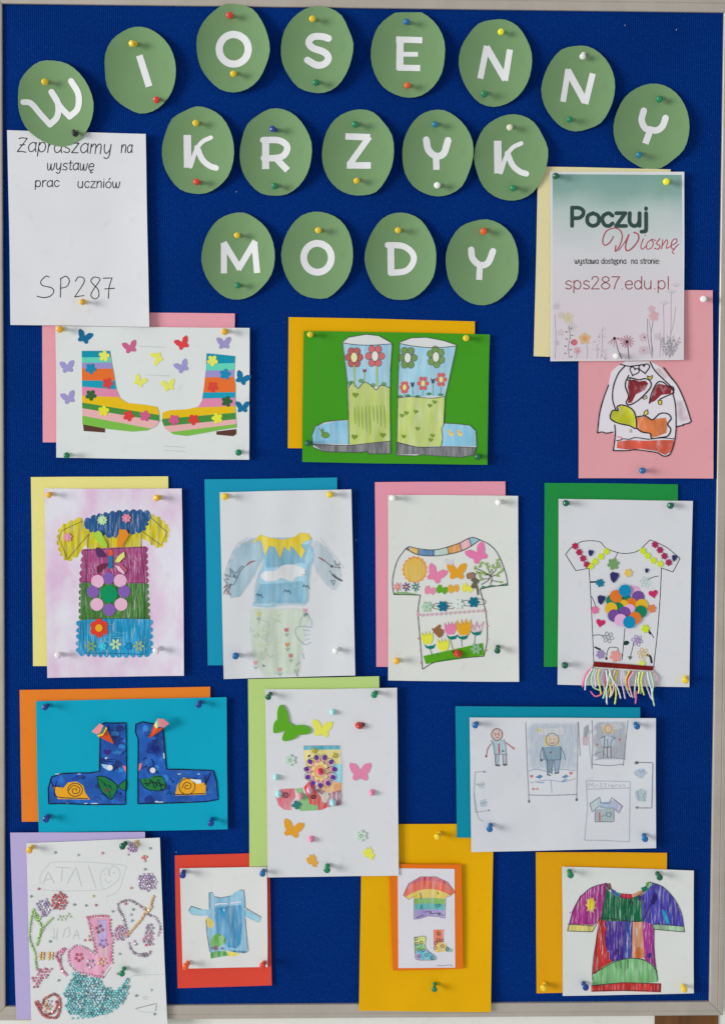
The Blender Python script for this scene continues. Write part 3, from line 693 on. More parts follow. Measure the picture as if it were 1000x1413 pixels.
D.line(t([(455,468),(490,420),(508,385)]), r_, 1.1); D.line(t([(508,385),(492,440),(498,468),(525,455),(556,415),(556,385),(535,374)]), r_, 1.7)
D.line(t([(582,408),(570,445),(578,460),(600,440)]), r_, 1.4); D.dot(*t(592,390), .9, r_)
D.line(t([(625,410),(602,430),(600,458),(622,455),(634,430),(624,410),(645,415)]), r_, 1.3)
D.line(t([(668,405),(650,430),(668,445),(658,460),(640,455)]), r_, 1.5); D.line(t([(682,412),(676,458)]), r_, 1.4); D.line(t([(678,445),(700,412),(706,425),(700,455),(722,445)]), r_, 1.3)
D.line(t([(728,440),(752,425),(752,408),(735,412),(724,440),(735,460),(762,435)]), r_, 1.4); D.line(t([(742,460),(730,475),(742,484)]), r_, 1.1)
D.out('printed_lettering', s.e, media_mat('ink', base=(206,200,204)))
D = Draw(s, 0.0005); rr = random.Random(4); st_ = (128,124,128)
u = T(760, 370, 5.263)
for x0, y0, x1, y1 in ((30,660,28,340),(260,660,258,560),(335,660,332,560),(362,660,370,440),(732,650,712,370),(740,640,722,520),(788,650,790,470),(812,640,815,270),(868,490,905,280),(858,650,872,180),(400,655,380,600),(180,660,188,610)):
    D.line(u([(x0,y0),((x0+x1)/2+6,(y0+y1)/2),(x1,y1)]), (162,156,162), .8, alpha=.8)
D.line(u([(700,370),(705,520),(735,655)]), st_, .8)
D.line(u([(740,390),(725,500),(740,620)]), st_, .8)
for x, y, rad, c in ((125,362,34,(222,206,168)),(70,345,24,(214,206,192)),(70,470,22,(214,200,200)),(730,300,24,(222,182,188)),(748,352,32,(220,170,178)),(670,505,28,(214,190,196)),(668,600,30,(212,192,198)),(190,602,24,(216,172,174)),(770,500,22,(214,196,202)),(700,600,26,(212,198,204)),(150,430,30,(212,204,202)),(45,545,16,(196,192,196)),(40,280,22,(204,200,202))):
    D.poly(flower(*u(x,y), rad/5.263*1.35, 5, rr.uniform(0,1), .22), c, alpha=.6, feather=True)
D.poly(flower(*u(245,515), 9.2, 5, .3, .3), (230,180,132), alpha=.9, feather=True); D.poly(flower(*u(245,515), 4, 5, .9, .3), (224,164,112), alpha=.7)
D.dot(*u(168,542), 4.6, (206,110,124)); D.line(ring(*u(168,542), 2.6, 2.6, 10), (170,70,88), .8)
D.dot(*u(125,368), .9, (170,150,90)); D.dot(*u(678,505), 1.3, (120,80,90)); D.dot(*u(672,600), 1.2, (150,100,110)); D.dot(*u(192,604), 1.2, (180,110,110))
D.line(u([(468,520),(485,590),(512,660)]), (96,76,80), 1.1); D.line(u([(552,545),(560,600),(566,660)]), (96,76,80), 1.1)
for q in ((412,550),(430,560),(455,575),(478,562),(500,530),(515,520)): D.line(u([(460,514),((460+q[0])/2+3,(514+q[1])/2-6),q]), (176,128,142), 1.2, taper=True)
for i in range(13):
    a = -math.pi*.95+i*2*math.pi/13; D.line([u(551+16*math.cos(a),537+14*math.sin(a)), u(551+52*math.cos(a),537+46*math.sin(a))], (176,122,138), 1.5, taper=True)
D.dot(*u(460,512), 2, (48,28,36)); D.dot(*u(551,537), 2.1, (48,28,36))
for i in range(9):
    x = 130-6*math.sin(i*.8); y = 655-i*26; D.line(u([(x,y),(x+3,y-24)]), (110,108,112), .7)
    D.dot(*u(x+(-22 if i%2 else 18), y-8), 1.7, (104,104,108), .8, rot=.5 if i%2 else -.4)
for bx, by, h_ in ((860,655,170),(835,640,140),(880,640,120)):
    for a in (-.35,-.1,.2,.45):
        x2, y2 = bx+h_*math.sin(a), by-h_*math.cos(a); D.line([u(bx,by), u(x2,y2)], (150,150,156), .5)
        for k_ in range(5):
            f_ = .35+.14*k_; D.dot(*u(bx+(x2-bx)*f_+rr.choice((-9,9)), by+(y2-by)*f_), 1.15, (138,138,144), .45, rot=rr.uniform(-1,1), n=6)
for bx, by in ((330,560),(370,470),(395,630)):
    for i in range(16): D.dot(*u(bx+rr.uniform(-26,26), by+rr.uniform(-40,40)), .7, (168,160,168), n=6)
for bx, by in ((820,260),(872,180),(905,130)):
    for a in (-.9,-.4,.1,.6,1): D.line([u(bx,by+10), u(bx+46*math.sin(a),by-36*math.cos(a)+10)], (186,180,190), .6)
D.out('printed_flowers', s.e, media_mat('ink', base=(206,198,203)))

# ================================================================== striped boots
t = T(50, 430, 3.333)
s = picture('boots1', [(76.4,450.3),(344.3,453),(343.7,635),(77.6,632)], (206,210,208), 3.4, 'white sheet with two rainbow striped paper boots and small paper butterflies', lift=(.9,2.4,.6,.9), extra=lambda x, y: .14*math.sin(y*.16+x*.02)*math.sin(x*.05))
D = Draw(s)
for y in (160, 292, 620, 640): D.line(t([(430+y/4,y),(560+y/5,y+6)]), (186,190,188), .9, alpha=.5)
D.out('faint_pencil', s.e, media_mat('ink', base=(206,210,208)))
def clip(poly, half):      # half-plane: keep points with f(p) >= 0
    out = []
    for i in range(len(poly)):
        a, b = poly[i], poly[(i+1) % len(poly)]; fa, fb = half(a), half(b)
        if fa >= 0: out.append(a)
        if (fa >= 0) != (fb >= 0): q = fa/(fa-fb); out.append((a[0]+(b[0]-a[0])*q, a[1]+(b[1]-a[1])*q))
    return out
def band(poly, l0, l1):    # between two lines given as ((x0,y0),(x1,y1)); l0 above l1
    def f(l, sg): return lambda p: sg*(p[1]-(l[0][1]+(l[1][1]-l[0][1])*(p[0]-l[0][0])/(l[1][0]-l[0][0])))
    return clip(clip(poly, f(l0, 1)), f(l1, -1))
def boot(outline, cuts, cols, heel):
    b = s.slab('paper_boot', t(outline), paper_mat((190,150,140), 'boot_base'), s.e, 0.0004, 0.00035, 10)
    for i, c in enumerate(cols):
        pl = band(outline, cuts[i], cuts[i+1])
        if len(pl) > 2: s.slab('stripe', t(pl), paper_mat(c, 'stripe_paper', mottle=.05), b, 0.0002, 0.00078+.00004*(i % 2), 10)
    s.slab('heel', t(heel), paper_mat((86,56,44), 'brown_paper'), b, 0.0003, 0.0003, 10)
    return b
L_ = [(209,182),(338,182),(344,225),(356,290),(368,360),(385,400),(420,422),(500,430),(555,440),(564,465),(566,505),(550,530),(510,548),(440,554),(330,542),(212,520)]
def hl(a, b): return ((200, a), (570, b))
boot(L_, [hl(170,175),hl(212,208),hl(236,236),hl(263,266),hl(318,322),hl(346,376),hl(388,402),hl(418,478),hl(444,506),hl(478,548),hl(620,620)],
     [(16,136,160),(92,196,170),(146,136,188),(226,104,44),(20,146,170),(208,128,158),(240,176,24),(66,134,60),(246,166,164),(116,176,70)],
     [(215,521),(316,532),(316,558),(218,551)])
R_ = [(783,193),(914,206),(908,300),(915,340),(914,440),(920,535),(850,545),(760,562),(690,574),(630,566),(592,540),(578,505),(580,466),(610,456),(700,450),(745,438),(762,410),(772,340),(780,260)]
def hr(a, b): return ((570, a), (925, b))
boot(R_, [hr(180,185),hr(246,238),hr(276,270),hr(306,302),hr(374,372),hr(406,398),hr(448,436),hr(496,466),hr(530,496),hr(562,518),hr(640,640)],
     [(16,136,160),(92,196,170),(146,136,188),(226,104,44),(20,146,170),(208,128,158),(240,176,24),(66,134,60),(246,166,164),(116,176,70)],
     [(828,553),(920,542),(920,565),(905,575),(828,568)])
for x, y, c in ((312,206,(228,220,92)),(250,264,(20,128,166)),(328,332,(202,62,62)),(251,386,(46,92,54)),(310,458,(236,210,50)),(424,481,(206,58,54)),(500,482,(196,86,128)),
                (810,227,(228,220,92)),(868,290,(20,128,166)),(811,349,(202,66,54)),(876,415,(46,92,54)),(832,492,(232,216,60)),(723,499,(206,58,54)),(633,500,(196,86,128))):
    s.slab('paper_flower', flower(*t(x,y), 7.8, 5, (x*.013)%1.2, .42), paper_mat(c, 'cut_paper'), s.e, 0.0003, 0.0011, 9)
for x, y, c, r0, sc in ((220,121,(18,98,140),.35,1.05),(432,167,(190,92,130),-.25,1),(673,150,(206,62,66),-.4,1),(863,149,(148,138,186),-.05,1),(143,258,(148,142,192),-.12,1),(149,400,(150,140,190),-.3,1),
                        (558,213,(232,226,96),1.2+3.1,.9),(475,323,(232,226,96),.5,.9),(608,343,(232,226,96),-.2,.95),(671,257,(150,142,192),-.45,1),(946,311,(18,104,146),.45,1.02),(948,443,(18,104,146),0,.95)):
    s.slab('paper_butterfly', bfly(*t(x,y), 10.2*sc, r0), paper_mat(c, 'cut_paper'), s.e, 0.0003, 0.00045, 9)

# ================================================================== painted rain boots
t = T(390, 430, 3.333)
s = picture('greenS', [(419,457),(675.7,462),(672.3,642),(417,638)], (62,144,30), 3.2, 'bright green sheet with two painted rain boots of flowers and grass', lift=(1,2.0,.5,.9))
wp = (206,208,206); bk = (60,60,62)
for side in (0, 1):
    o = [(275,140),(300,120),(380,106),(440,112),(500,145),(503,160),(495,260),(493,420),(495,595),(496,656),(395,656),(388,645),(350,650),(190,646),(138,625),(134,570),(150,530),(190,510),(250,502),(302,500),(300,440),(296,330),(284,220)] if not side else \
        [(537,142),(590,122),(660,120),(740,135),(798,155),(790,200),(768,300),(745,400),(740,515),(800,518),(860,525),(888,550),(892,620),(880,660),(820,672),(630,660),(615,665),(522,662),(524,600),(526,500),(530,300),(536,200)]
    b = s.slab('paper_boot', t(o), paper_mat(wp, 'cartridge_paper'), s.e, 0.0003, 0.0004, 10)
    D = Draw(s, 0.0008)
    if not side:
        D.poly(t([(280,146),(330,152),(400,155),(450,152),(500,150),(496,260),(492,350),(440,345),(380,325),(345,355),(320,335),(298,345),(294,300),(286,220)]), (146,194,214))
        D.poly(t([(300,350),(320,322),(345,355),(375,325),(410,345),(430,360),(452,340),(492,352),(492,596),(400,606),(306,614)]), (176,192,92))
        D.poly(t([(136,608),(138,560),(160,525),(250,505),(300,505),(302,612)]), (122,184,212))
        D.poly(t([(134,612),(300,616),(400,606),(494,597),(496,655),(395,656),(388,645),(350,650),(190,646)]), (98,98,102))
    else:
        D.poly(t([(538,150),(600,162),(700,168),(795,160),(770,290),(746,390),(640,392),(530,398),(532,260)]), (146,194,214))
        D.poly(t([(530,400),(600,395),(680,402),(745,392),(738,500),(728,620),(620,624),(524,605)]), (184,200,104))
        D.poly(t([(736,518),(800,520),(860,528),(886,550),(890,622),(732,620)]), (122,184,212))
        D.poly(t([(524,600),(620,624),(760,622),(890,628),(880,658),(820,670),(630,658),(524,660)]), (98,98,102))
    D.out('painted_body', b, media_mat('wash', 0, .34, wp))
    D = Draw(s, 0.00095)
    fl = ((328,212,28,(176,92,92),0),(424,206,32,(196,104,108),0)) if not side else ((574,214,32,(108,142,86),0),(704,210,30,(112,148,84),.4))
    for x, y, r_, c, a_ in fl:
        for i in range(6):
            an_ = a_+i*math.pi/3; D.dot(*t(x+r_*.92*math.cos(an_), y+r_*1.15*math.sin(an_)), 4.6, c, 5.2, rot=an_)
            D.line(ring(*t(x+r_*.92*math.cos(an_), y+r_*1.15*math.sin(an_)), 4.6, 5, 10), (90,60,62), .5)
        D.dot(*t(x,y), 4.6, (230,220,160) if not side and x < 400 else (222,220,206), 7); D.line(ring(*t(x,y), 4.6, 7, 12), bk, .6)
    if side:
        for x, y, r_ in ((560,350,16),(645,332,20),(728,314,20)):
            for i in range(6):
                an_ = i*math.pi/3; D.dot(*t(x+r_*.9*math.cos(an_), y+r_*1.2*math.sin(an_)), 2.9, (196,98,98), 3.4, n=8)
            D.dot(*t(x,y), 2.6, (228,214,130), 4); D.line(t([(x,y+r_*1.6),(x-4,390)]), (120,140,80), .8)
        for x, y in ((596,338),(690,322)): D.poly(t([(x-10,y-14),(x,y-8),(x+10,y-14),(x+6,y+10),(x-5,y+10)]), (66,82,96)); D.line(t([(x,y+10),(x+2,388)]), (110,140,100), .9)
        for x, y in ((540,392),(575,388),(620,392),(672,380),(726,384)): D.dot(*t(x,y), 4, (76,132,96), 2, n=8)
        for x, y in ((548,480),(568,468),(612,462),(676,434),(698,418),(620,540),(556,576),(688,572),(680,592)): D.poly(heart(*t(x,y), 3.4, math.pi*0+.2), (120,148,62), alpha=.9)
        for x in (770, 812): D.poly(t([(x-12,546),(x-2,542),(x+2,556),(x+16,560),(x+14,574),(x-2,576),(x-8,562)]), (222,196,120)); D.line(t([(x-12,546),(x-2,556),(x+14,562)]), (200,130,70), .7)
        D.lines([t([(537,148),(600,160),(700,168),(796,160)]), t([(530,398),(600,393),(680,400),(746,392)]), t([(745,400),(742,510),(730,540),(735,580),(728,622)]), t([(524,603),(620,625),(760,623),(890,627)])], bk, .8)
    else:
        D.lines([t([(328,250),(330,345)]), t([(432,255),(434,345)])], (160,182,104), 2.2); D.line(t([(376,275),(374,330)]), (140,170,100), 1.6)
        D.poly(t([(366,264),(374,270),(384,264),(384,278),(370,282)]), (130,66,72))
        for x, y in ((310,330),(360,320),(415,340),(465,335)): D.dot(*t(x,y), 4, (110,160,110), 3, n=8, alpha=.8)
        for x, y in ((334,385),(330,578),(460,570)): D.poly(heart(*t(x,y), 4.4, .1), (120,146,52), alpha=.9)
        for x in range(330, 480, 17): D.line(t([(x,410+(x*7)%60),(x+4,500+(x*13)%70)]), (138,172,70), 3.4, alpha=.38, taper=True)
        D.poly(ell(*t(196,570), 5.6, 4, rot=.4), (104,144,52)); D.poly(ell(*t(182,552), 2.4, 3), (104,144,52)); D.lines([t([(180,548),(166,540)]), t([(184,548),(182,536)])], (90,110,50), 1)
        D.line(ring(*t(196,570), 5.6, 4, 10), (80,90,50), .5)
        D.lines([t([(280,146),(330,153),(400,156),(500,150)]), t([(302,352),(320,322),(345,355),(375,325),(410,345),(430,362),(452,340),(492,352)]), t([(302,500),(304,614)]), t([(134,611),(300,617),(400,607),(496,597)])], bk, .8)
    D.line(t(o), (70,72,74), .8, closed=True, smooth=False)
    D.out('painted_detail', b, media_mat('ink', base=wp))

# ================================================================== pink sheet with the hearts shirt
t = T(780, 380, 4.545)
s = picture('pinkS', [(798,400),(983,401),(984,661),(798,660.5)], (222,152,158), 1.6, 'pink sheet with a cut-out shirt of hearts, half under the spring poster', lift=(.6,1.8,.3,.8))
pw = (222,210,216)
o = [(380,540),(535,540),(600,580),(650,640),(700,690),(750,800),(790,920),(740,942),(700,948),(695,960),(682,1060),(665,1115),(620,1137),(575,1115),(520,1105),(440,1095),(380,1102),(298,1103),(310,1000),(290,990),(240,992),(200,990),(215,880),(240,780),(270,690),(285,610),(320,575)]
b = s.slab('paper_shirt', t(o), paper_mat(pw, 'thin_paper', mottle=.03), s.e, 0.0003, 0.00045, 9)
D = Draw(s, 0.0009); K = (30,26,30)
D.poly(t([(535,545),(590,575),(650,640),(700,695),(740,780),(780,915),(720,935),(698,900),(680,720),(640,680),(580,640),(545,590)]), (226,190,198), alpha=.6, feather=True)
D.poly(t([(395,660),(430,655),(460,668),(500,662),(518,680),(500,720),(470,735),(440,750),(415,800),(390,805),(400,750),(390,700)]), (134,24,38), smooth=False)
D.poly(t([(560,700),(585,680),(620,690),(668,705),(660,745),(600,752),(560,790),(525,805),(545,750)]), (134,24,38))
D.poly(t([(285,880),(300,852),(345,850),(330,825),(370,818),(415,840),(440,885),(442,960),(390,940),(330,930),(290,905)]), (198,200,30))
D.poly(t([(445,895),(500,890),(540,910),(580,900),(630,895),(640,940),(632,990),(570,1015),(540,1018),(530,990),(480,985),(445,960)]), (240,120,60))
D.poly(t([(325,1045),(400,1035),(500,1040),(600,1035),(678,1035),(672,1100),(625,1130),(570,1105),(470,1090),(380,1095),(320,1085)]), (236,88,64))
D.out('painted_shapes', b, media_mat('paint', 10, .5, pw))
D = Draw(s, 0.0012)
D.poly(t([(515,635),(530,640),(545,630),(538,652),(520,655)]), (222,190,60)); D.poly(t([(582,790),(602,788),(600,812),(585,810)]), (222,190,70)); D.poly(t([(490,870),(510,845),(512,870),(488,885)]), (222,200,70)); D.poly(t([(484,772),(505,758),(510,772),(492,778)]), (196,196,160))
W_ = 1.5
D.lines([t([(345,560),(395,572),(440,568),(500,560)]), t([(372,570),(330,620),(300,700),(295,780),(315,845),(330,850)]), t([(530,545),(560,600),(620,660),(660,700),(680,740)]),
         t([(615,580),(660,640),(705,700),(750,800),(788,918)]), t([(788,918),(770,930),(735,938)]), t([(695,952),(740,942)]), t([(270,690),(240,770),(215,860),(200,990)]), t([(200,990),(230,985),(255,992),(300,985)]),
         t([(308,940),(312,1000),(300,1100)]), t([(298,1102),(380,1102),(440,1096),(520,1106),(575,1115),(620,1137),(660,1115),(690,1000),(690,830),(672,740)])], K, W_)
def hline(cx, cy, r_, rot=0): D.line(t(heart(cx, cy, r_, rot)), K, 1.4, closed=True, smooth=False)
hline(430, 603, 30, .35); hline(494, 585, 34, -.15)
D.line(t([(380,660),(395,645),(430,650),(460,658),(500,650),(530,665),(535,700),(500,745),(450,790),(400,815),(380,800),(395,760),(375,700),(378,665)]), K, 1.6)
D.line(t([(525,805),(540,740),(575,675),(610,672),(640,695),(675,705),(672,740),(630,760),(590,780)]), K, 1.6)
D.line(t([(280,880),(295,850),(330,848),(322,828),(350,815),(400,830),(435,870),(444,960),(400,945),(330,930),(285,905),(280,880)]), K, 1.6)
D.line(t([(445,890),(500,885),(545,908),(590,870),(640,870),(662,900),(640,935),(660,970),(640,1010),(590,1020),(540,1025),(530,995),(480,985),(445,960)]), K, 1.6)
D.line(t([(320,1040),(345,1035),(360,1028),(400,1030),(440,1020),(520,1030),(600,1022),(680,1028)]), K, 1.2)
D.line(t([(395,628),(385,655),(400,660),(408,642)]), K, 1.2)
D.line(t([(512,632),(528,640),(545,628),(540,652),(520,656),(512,632)]), K, 1, smooth=False); D.line(t([(580,788),(603,786),(602,814),(584,812),(580,788)]), K, 1, smooth=False); D.line(t([(486,886),(496,855),(514,844),(518,870),(486,886)]), K, 1, smooth=False); D.line(t([(482,774),(506,756),(512,772),(492,780),(482,774)]), K, 1, smooth=False)
D.line(t([(325,1015),(345,1018),(358,1030)]), (206,60,50), 1)
D.dot(*t(408,978), 1.6, (170,170,150), 2.6)
D.out('marker_outline', b, media_mat('ink', base=pw))

# ================================================================== zigzag tunic on pink shaded paper
t = T(30, 650, 4.1667)
s = picture('crayon', [(61.2,674.5),(250.6,674.7),(253.7,933.4),(65.3,936.3)], (210,208,218), 3.2, 'pink shaded white sheet with a zigzag edged tunic crayoned in yellow, pink, green and blue', tint=(204,160,196), lift=(.6,2.0,.4,1.4))
yl, pk, gr, bl, nv = (206,192,36), (176,84,136), (66,122,48), (20,146,192), (30,86,140)
BZ = [0]
def band_part(nm, pts, c, ang, am=.55, amp=3.2, pitch=9, edges=None):
    BZ[0] += 1; D = Draw(s, .0003+BZ[0]*.00006); pp = t(pts)
    out = []
    for i in range(len(pp)):
        a, b_ = pp[i], pp[(i+1) % len(pp)]
        if edges is None or i in edges:
            k_ = max(1, round((Vector(b_)-Vector(a)).length/pitch)); q_ = scallop([a, b_, a], amp, pitch)[:4*k_]; rz = random.Random(i+len(nm))
            out += [(x+rz.uniform(-.5,.5), y+rz.uniform(-.5,.5)) for x, y in q_]
        else: out.append(a)
    D.poly(out, c); D.out(nm, s.e, media_mat('crayon', ang, am, (206,204,210)))
band_part('yellow_sleeve', [(225,330),(300,290),(350,275),(360,330),(372,420),(330,480),(262,515),(225,470),(210,395)], yl, 60, edges={0,1,5,6,7,8})
band_part('yellow_sleeve', [(735,255),(800,285),(838,330),(835,390),(790,440),(735,410),(690,390),(680,330)], yl, -50, edges={0,1,2,3,4})
band_part('yellow_yoke', [(360,330),(690,330),(690,440),(400,455),(370,440)], yl, 90, edges=set())
band_part('navy_collar', [(360,290),(430,262),(500,248),(580,238),(660,236),(738,243),(722,295),(695,345),(620,358),(520,378),(440,360),(385,340)], nv, 15, .5, edges={0,1,2,3,4,5,6,7,8,9,10,11})
band_part('pink_band', [(355,452),(500,444),(712,436),(716,652),(520,656),(342,648)], (164,70,124), 80, edges={2,5})
band_part('green_band', [(342,645),(530,650),(718,648),(725,862),(520,860),(338,862)], gr, 70, edges={2,5})
band_part('blue_band', [(330,862),(520,850),(735,855),(738,1055),(540,1060),(330,1050)], bl, 88, edges={2,3,4,5}, amp=4.5)
D = Draw(s, .0009); K = (52,50,60)
for a in ([(382,365),(370,650),(350,845),(360,1040)],[(685,360),(685,440),(708,650),(705,845),(712,1055)],[(345,848),(520,852),(730,848)],[(360,1050),(540,1052),(712,1058)],[(385,365),(330,430),(262,510),(215,390)],[(215,390),(230,345),(350,290)],[(685,345),(800,430),(835,355),(735,265)],[(345,640),(530,648),(715,645)],[(360,460),(700,440)]):
    D.line(t(a), K, .6, smooth=False, alpha=.8)
for i in range(26):
    rr = random.Random(i); x = 395+rr.random()*280; y = 860+rr.random()*180; D.line(t([(x,y),(x+rr.uniform(30,70),y+rr.uniform(-6,6))]), (120,190,214), .7, alpha=.6)
for i in range(34):
    rr = random.Random(i+50); x = 375+rr.random()*300; y = 470+rr.random()*150; D.line(t([(x,y),(x+rr.uniform(4,24),y+rr.uniform(20,50))]), (206,160,190), .7, alpha=.7)
for i in range(26):
    rr = random.Random(i+90); x = 570+rr.random()*110; y = 680+rr.random()*140; D.line(t([(x,y),(x+rr.uniform(-10,10),y+rr.uniform(20,50))]), (134,168,110), .7, alpha=.6)
D.out('pencil_lines', s.e, media_mat('ink', base=(206,204,210)))
def foam(nm, pts, c, th=.0012, dz=.0007, mat=None, step=7): return s.slab(nm, pts, mat or paper_mat(c, 'craft_foam', rough=.6), s.e, th, dz, step)
foam('foam_wedge', t([(400,368),(440,345),(456,355),(492,430),(488,445),(462,438)]), (158,194,62), .002)
foam('foam_wedge', t([(560,338),(600,340),(616,368),(575,440),(545,440)]), (236,132,40), .002)
foam('foam_wedge', t([(427,445),(440,442),(470,475),(482,495),(440,500),(426,475)]), (76,48,92), .0015)
foam('foam_wedge', t([(588,466),(592,495),(560,528),(535,525),(555,492)]), (206,214,108), .0015)
foam('foam_wedge', t([(430,585),(432,552),(460,535),(498,534),(470,565),(440,592)]), (104,40,66), .0013)
foam('foam_wedge', t([(536,548),(575,540),(605,570),(590,595),(560,580)]), (180,90,120), .0013); foam('foam_wedge', t([(535,545),(560,550),(592,588),(585,597),(555,575)]), (228,180,196), .0008, .0020)
foam('foam_tile', t([(498,458),(522,456),(524,488),(500,490)]), (222,84,46), .0013)
foam('foam_strip', t([(500,490),(522,490),(520,562),(498,562)]), (20,116,160), .0015, .0008)
for x, y, r_, c in ((498,620,34,(124,88,162)),(436,637,37,(230,168,192)),(566,633,37,(230,168,192)),(410,696,36,(124,88,162)),(588,696,36,(124,88,162)),(432,770,37,(230,168,192)),(571,770,37,(230,168,192)),(503,801,36,(124,88,162))):
    foam('paper_disc', ell(*t(x,y), r_/4.1667, n=22), c, .0005, .0008)
foam('paper_disc', ell(*t(501,710), 12, n=26), (10,136,84), .0006, .0012)
cx_, cy_ = t(444,906)
for i in range(6): foam('flower_petal', ell(cx_+8.2*math.cos(i*1.047+.5), cy_+8.2*math.sin(i*1.047+.5), 5.2, n=14), (204,60,44), .0005, .0008+.00003*i)
foam('flower_centre', ell(cx_, cy_, 5.2, n=16), (240,160,34), .0006, .0016)
for x, y, c, r_, nn_ in ((463,285,(176,208,160),7,10),(601,274,(240,130,150),6.4,7),(263,384,(240,140,160),6.2,6),(463,1011,(60,180,206),6,6),(614,1010,(18,124,176),5.6,6)):
    foam('flower_sticker', flower(*t(x,y), r_, nn_, .3, .35), c, .0012, .0006); foam('flower_centre', ell(*t(x,y), 1.6, n=10), tuple(min(255, v+20) for v in c), .0006, .0019)
for x, y, c in ((399,1010,(112,150,112)),(540,1000,(176,204,158)),(673,1010,(132,168,132))):
    for i in range(6): foam('petal_sticker', ell(t(x,y)[0]+4.8*math.cos(i*1.047), t(x,y)[1]+4.8*math.sin(i*1.047), 3.4, 1.9, 10, rot=i*1.047), c, .0009, .0006+.00002*i)

# ================================================================== pale blue shirt with a sun collar
t = T(270, 650, 4.348)
s = picture('bshirt', [(303,680),(484.6,676),(490,933),(308.6,938)], (204,206,208), 3.2, 'white sheet with a pale blue long sleeved shirt, yellow sun collar and white cloud', lift=(.9,2.4,.6,1.8), wav=1.3, extra=lambda x, y: .42*math.sin(x*.11+.012*y+1)*(.4+.6*abs((y-810)/130))+.2*math.sin(x*.06-y*.05))
bp_ = (204,206,208)
D = Draw(s)
D.poly(t([(330,400),(400,400),(410,520),(360,640),(270,760),(210,772),(165,720),(175,600),(210,500),(260,430)]), (158,190,204), feather=True, alpha=.9)
D.poly(t([(700,400),(760,430),(830,510),(880,600),(870,690),(830,740),(780,690),(720,620),(690,520)]), (184,200,208), feather=True, alpha=.8)
D.poly(t([(380,400),(700,395),(715,520),(690,660),(685,820),(560,815),(430,830),(335,815),(345,690),(390,560)]), (146,192,211), feather=True)
D.poly(t([(420,440),(680,440),(660,560),(610,560),(560,580),(420,590),(400,500)]), (118,176,200), feather=True, alpha=.8)
D.poly(t([(385,680),(660,660),(640,800),(350,800)]), (122,180,204), feather=True, alpha=.8)
D.poly(t([(390,630),(420,605),(480,600),(520,570),(580,565),(650,590),(655,625),(600,640),(575,665),(515,645),(480,660),(430,665),(400,650)]), (210,212,212), smooth=True)
D.poly(t([(325,825),(600,820),(690,835),(680,940),(650,1060),(640,1240),(480,1236),(400,1245),(330,1100),(310,960)]), (202,218,194), feather=True, alpha=.8)
D.out('watercolour', s.e, media_mat('wash', 0, .4, bp_))
D = Draw(s, .0008)
D.poly(t([(335,440),(385,385),(430,400),(520,415),(590,400),(625,372),(675,378),(692,415),(650,425),(630,450),(655,480),(635,528),(600,480),(570,450),(565,490),(530,455),(508,528),(475,460),(445,450),(415,510),(400,440),(385,415)]), (212,186,44))
D.out('sun_collar', s.e, media_mat('wash', 0, .45, (226,214,140)))
D = Draw(s, .001); K = (84,88,94)
D.lines([t([(290,575),(262,610),(245,650),(225,690)]), t([(245,650),(205,595),(210,640),(172,620),(195,655),(165,650),(190,680),(168,700),(215,680)]), t([(290,580),(275,572),(240,620),(200,585)])], K, .9, smooth=False)
D.dot(*t(230,635), 2.2, (110,114,120)); D.line(t([(215,685),(180,715),(168,740)]), (80,60,70), 1.2); D.lines([t([(205,700),(185,745)]), t([(185,720),(208,745)]), t([(190,690),(165,705)])], (170,60,60), 1)
D.line(t([(298,572),(328,550),(358,542)]), (170,60,66), 2, taper=True); D.line(t([(735,520),(760,535),(778,548)]), (150,60,70), 1.8, taper=True)
D.lines([t([(780,548),(810,575),(835,580),(870,585)]), t([(830,540),(845,575),(862,550),(860,590)]), t([(810,660),(825,690),(835,660),(808,662)]), t([(800,600),(830,640),(870,660)])], K, .9, smooth=False)
D.line(t([(822,625),(845,645),(875,662)]), (80,84,90), 2.4); D.dot(*t(815,575), 1.4, (70,70,78), 2.2)
for x, y in ((380,750),(549,726),(661,697)): D.line(t([(x-20,y+2),(x-12,y-10),(x,y+4),(x+8,y-8),(x+20,y+14)]), (70,90,110), 1.1)
for x, y, c in ((543,955,(196,96,110)),(548,1043,(212,140,90)),(569,1110,(196,110,120)),(357,1153,(222,150,150)),(502,1193,(224,150,156)),(376,860,(206,204,120)),(655,838,(226,150,170))):
    D.poly(t([(x-13,y-12),(x,y-6),(x+13,y-12),(x+11,y+12),(x-10,y+13)]), c); D.line(t([(x,y+13),(x+2,y+44)]), (140,176,140), .9); D.line(t([(x-12,y+24),(x+1,y+36),(x+16,y+20)]), (130,160,150), .8)
rr = random.Random(9)
for i in range(26):
    x = rr.uniform(345,500); y = rr.uniform(860,1130); a = rr.uniform(0,6.3); D.line(t([(x,y),(x+25*math.cos(a),y+25*math.sin(a)),(x+38*math.cos(a+.8),y+38*math.sin(a+.8))]), rr.choice(((176,192,178),(170,176,180),(206,210,150))), .8, alpha=.8)
D.line(t([(640,880),(660,860),(690,900),(690,940),(650,935),(600,945),(600,990),(650,1045),(690,1030)]), (150,164,184), .9); D.lines([t([(640,960),(680,962)]), t([(645,990),(682,985)]), t([(650,1020),(678,1010)]), t([(632,880),(622,940)])], (160,176,196), .9)
D.line(t([(655,870),(660,856),(668,866)]), (80,90,110), 1); D.line(t([(402,1165),(406,1178),(415,1170)]), (80,90,110), 1)
D.lines([t([(640,1100),(648,1130)]), t([(625,1150),(600,1170)]), t([(612,1190),(606,1235)]), t([(590,1195),(612,1235)])], (130,156,150), 1)
D.line(t([(310,400),(240,450),(190,560),(165,640)]), (170,184,194), .7); D.line(t([(740,400),(820,500),(890,590)]), (190,194,198), .7); D.line(t([(655,600),(658,625),(636,624)]), (110,150,170), .7)
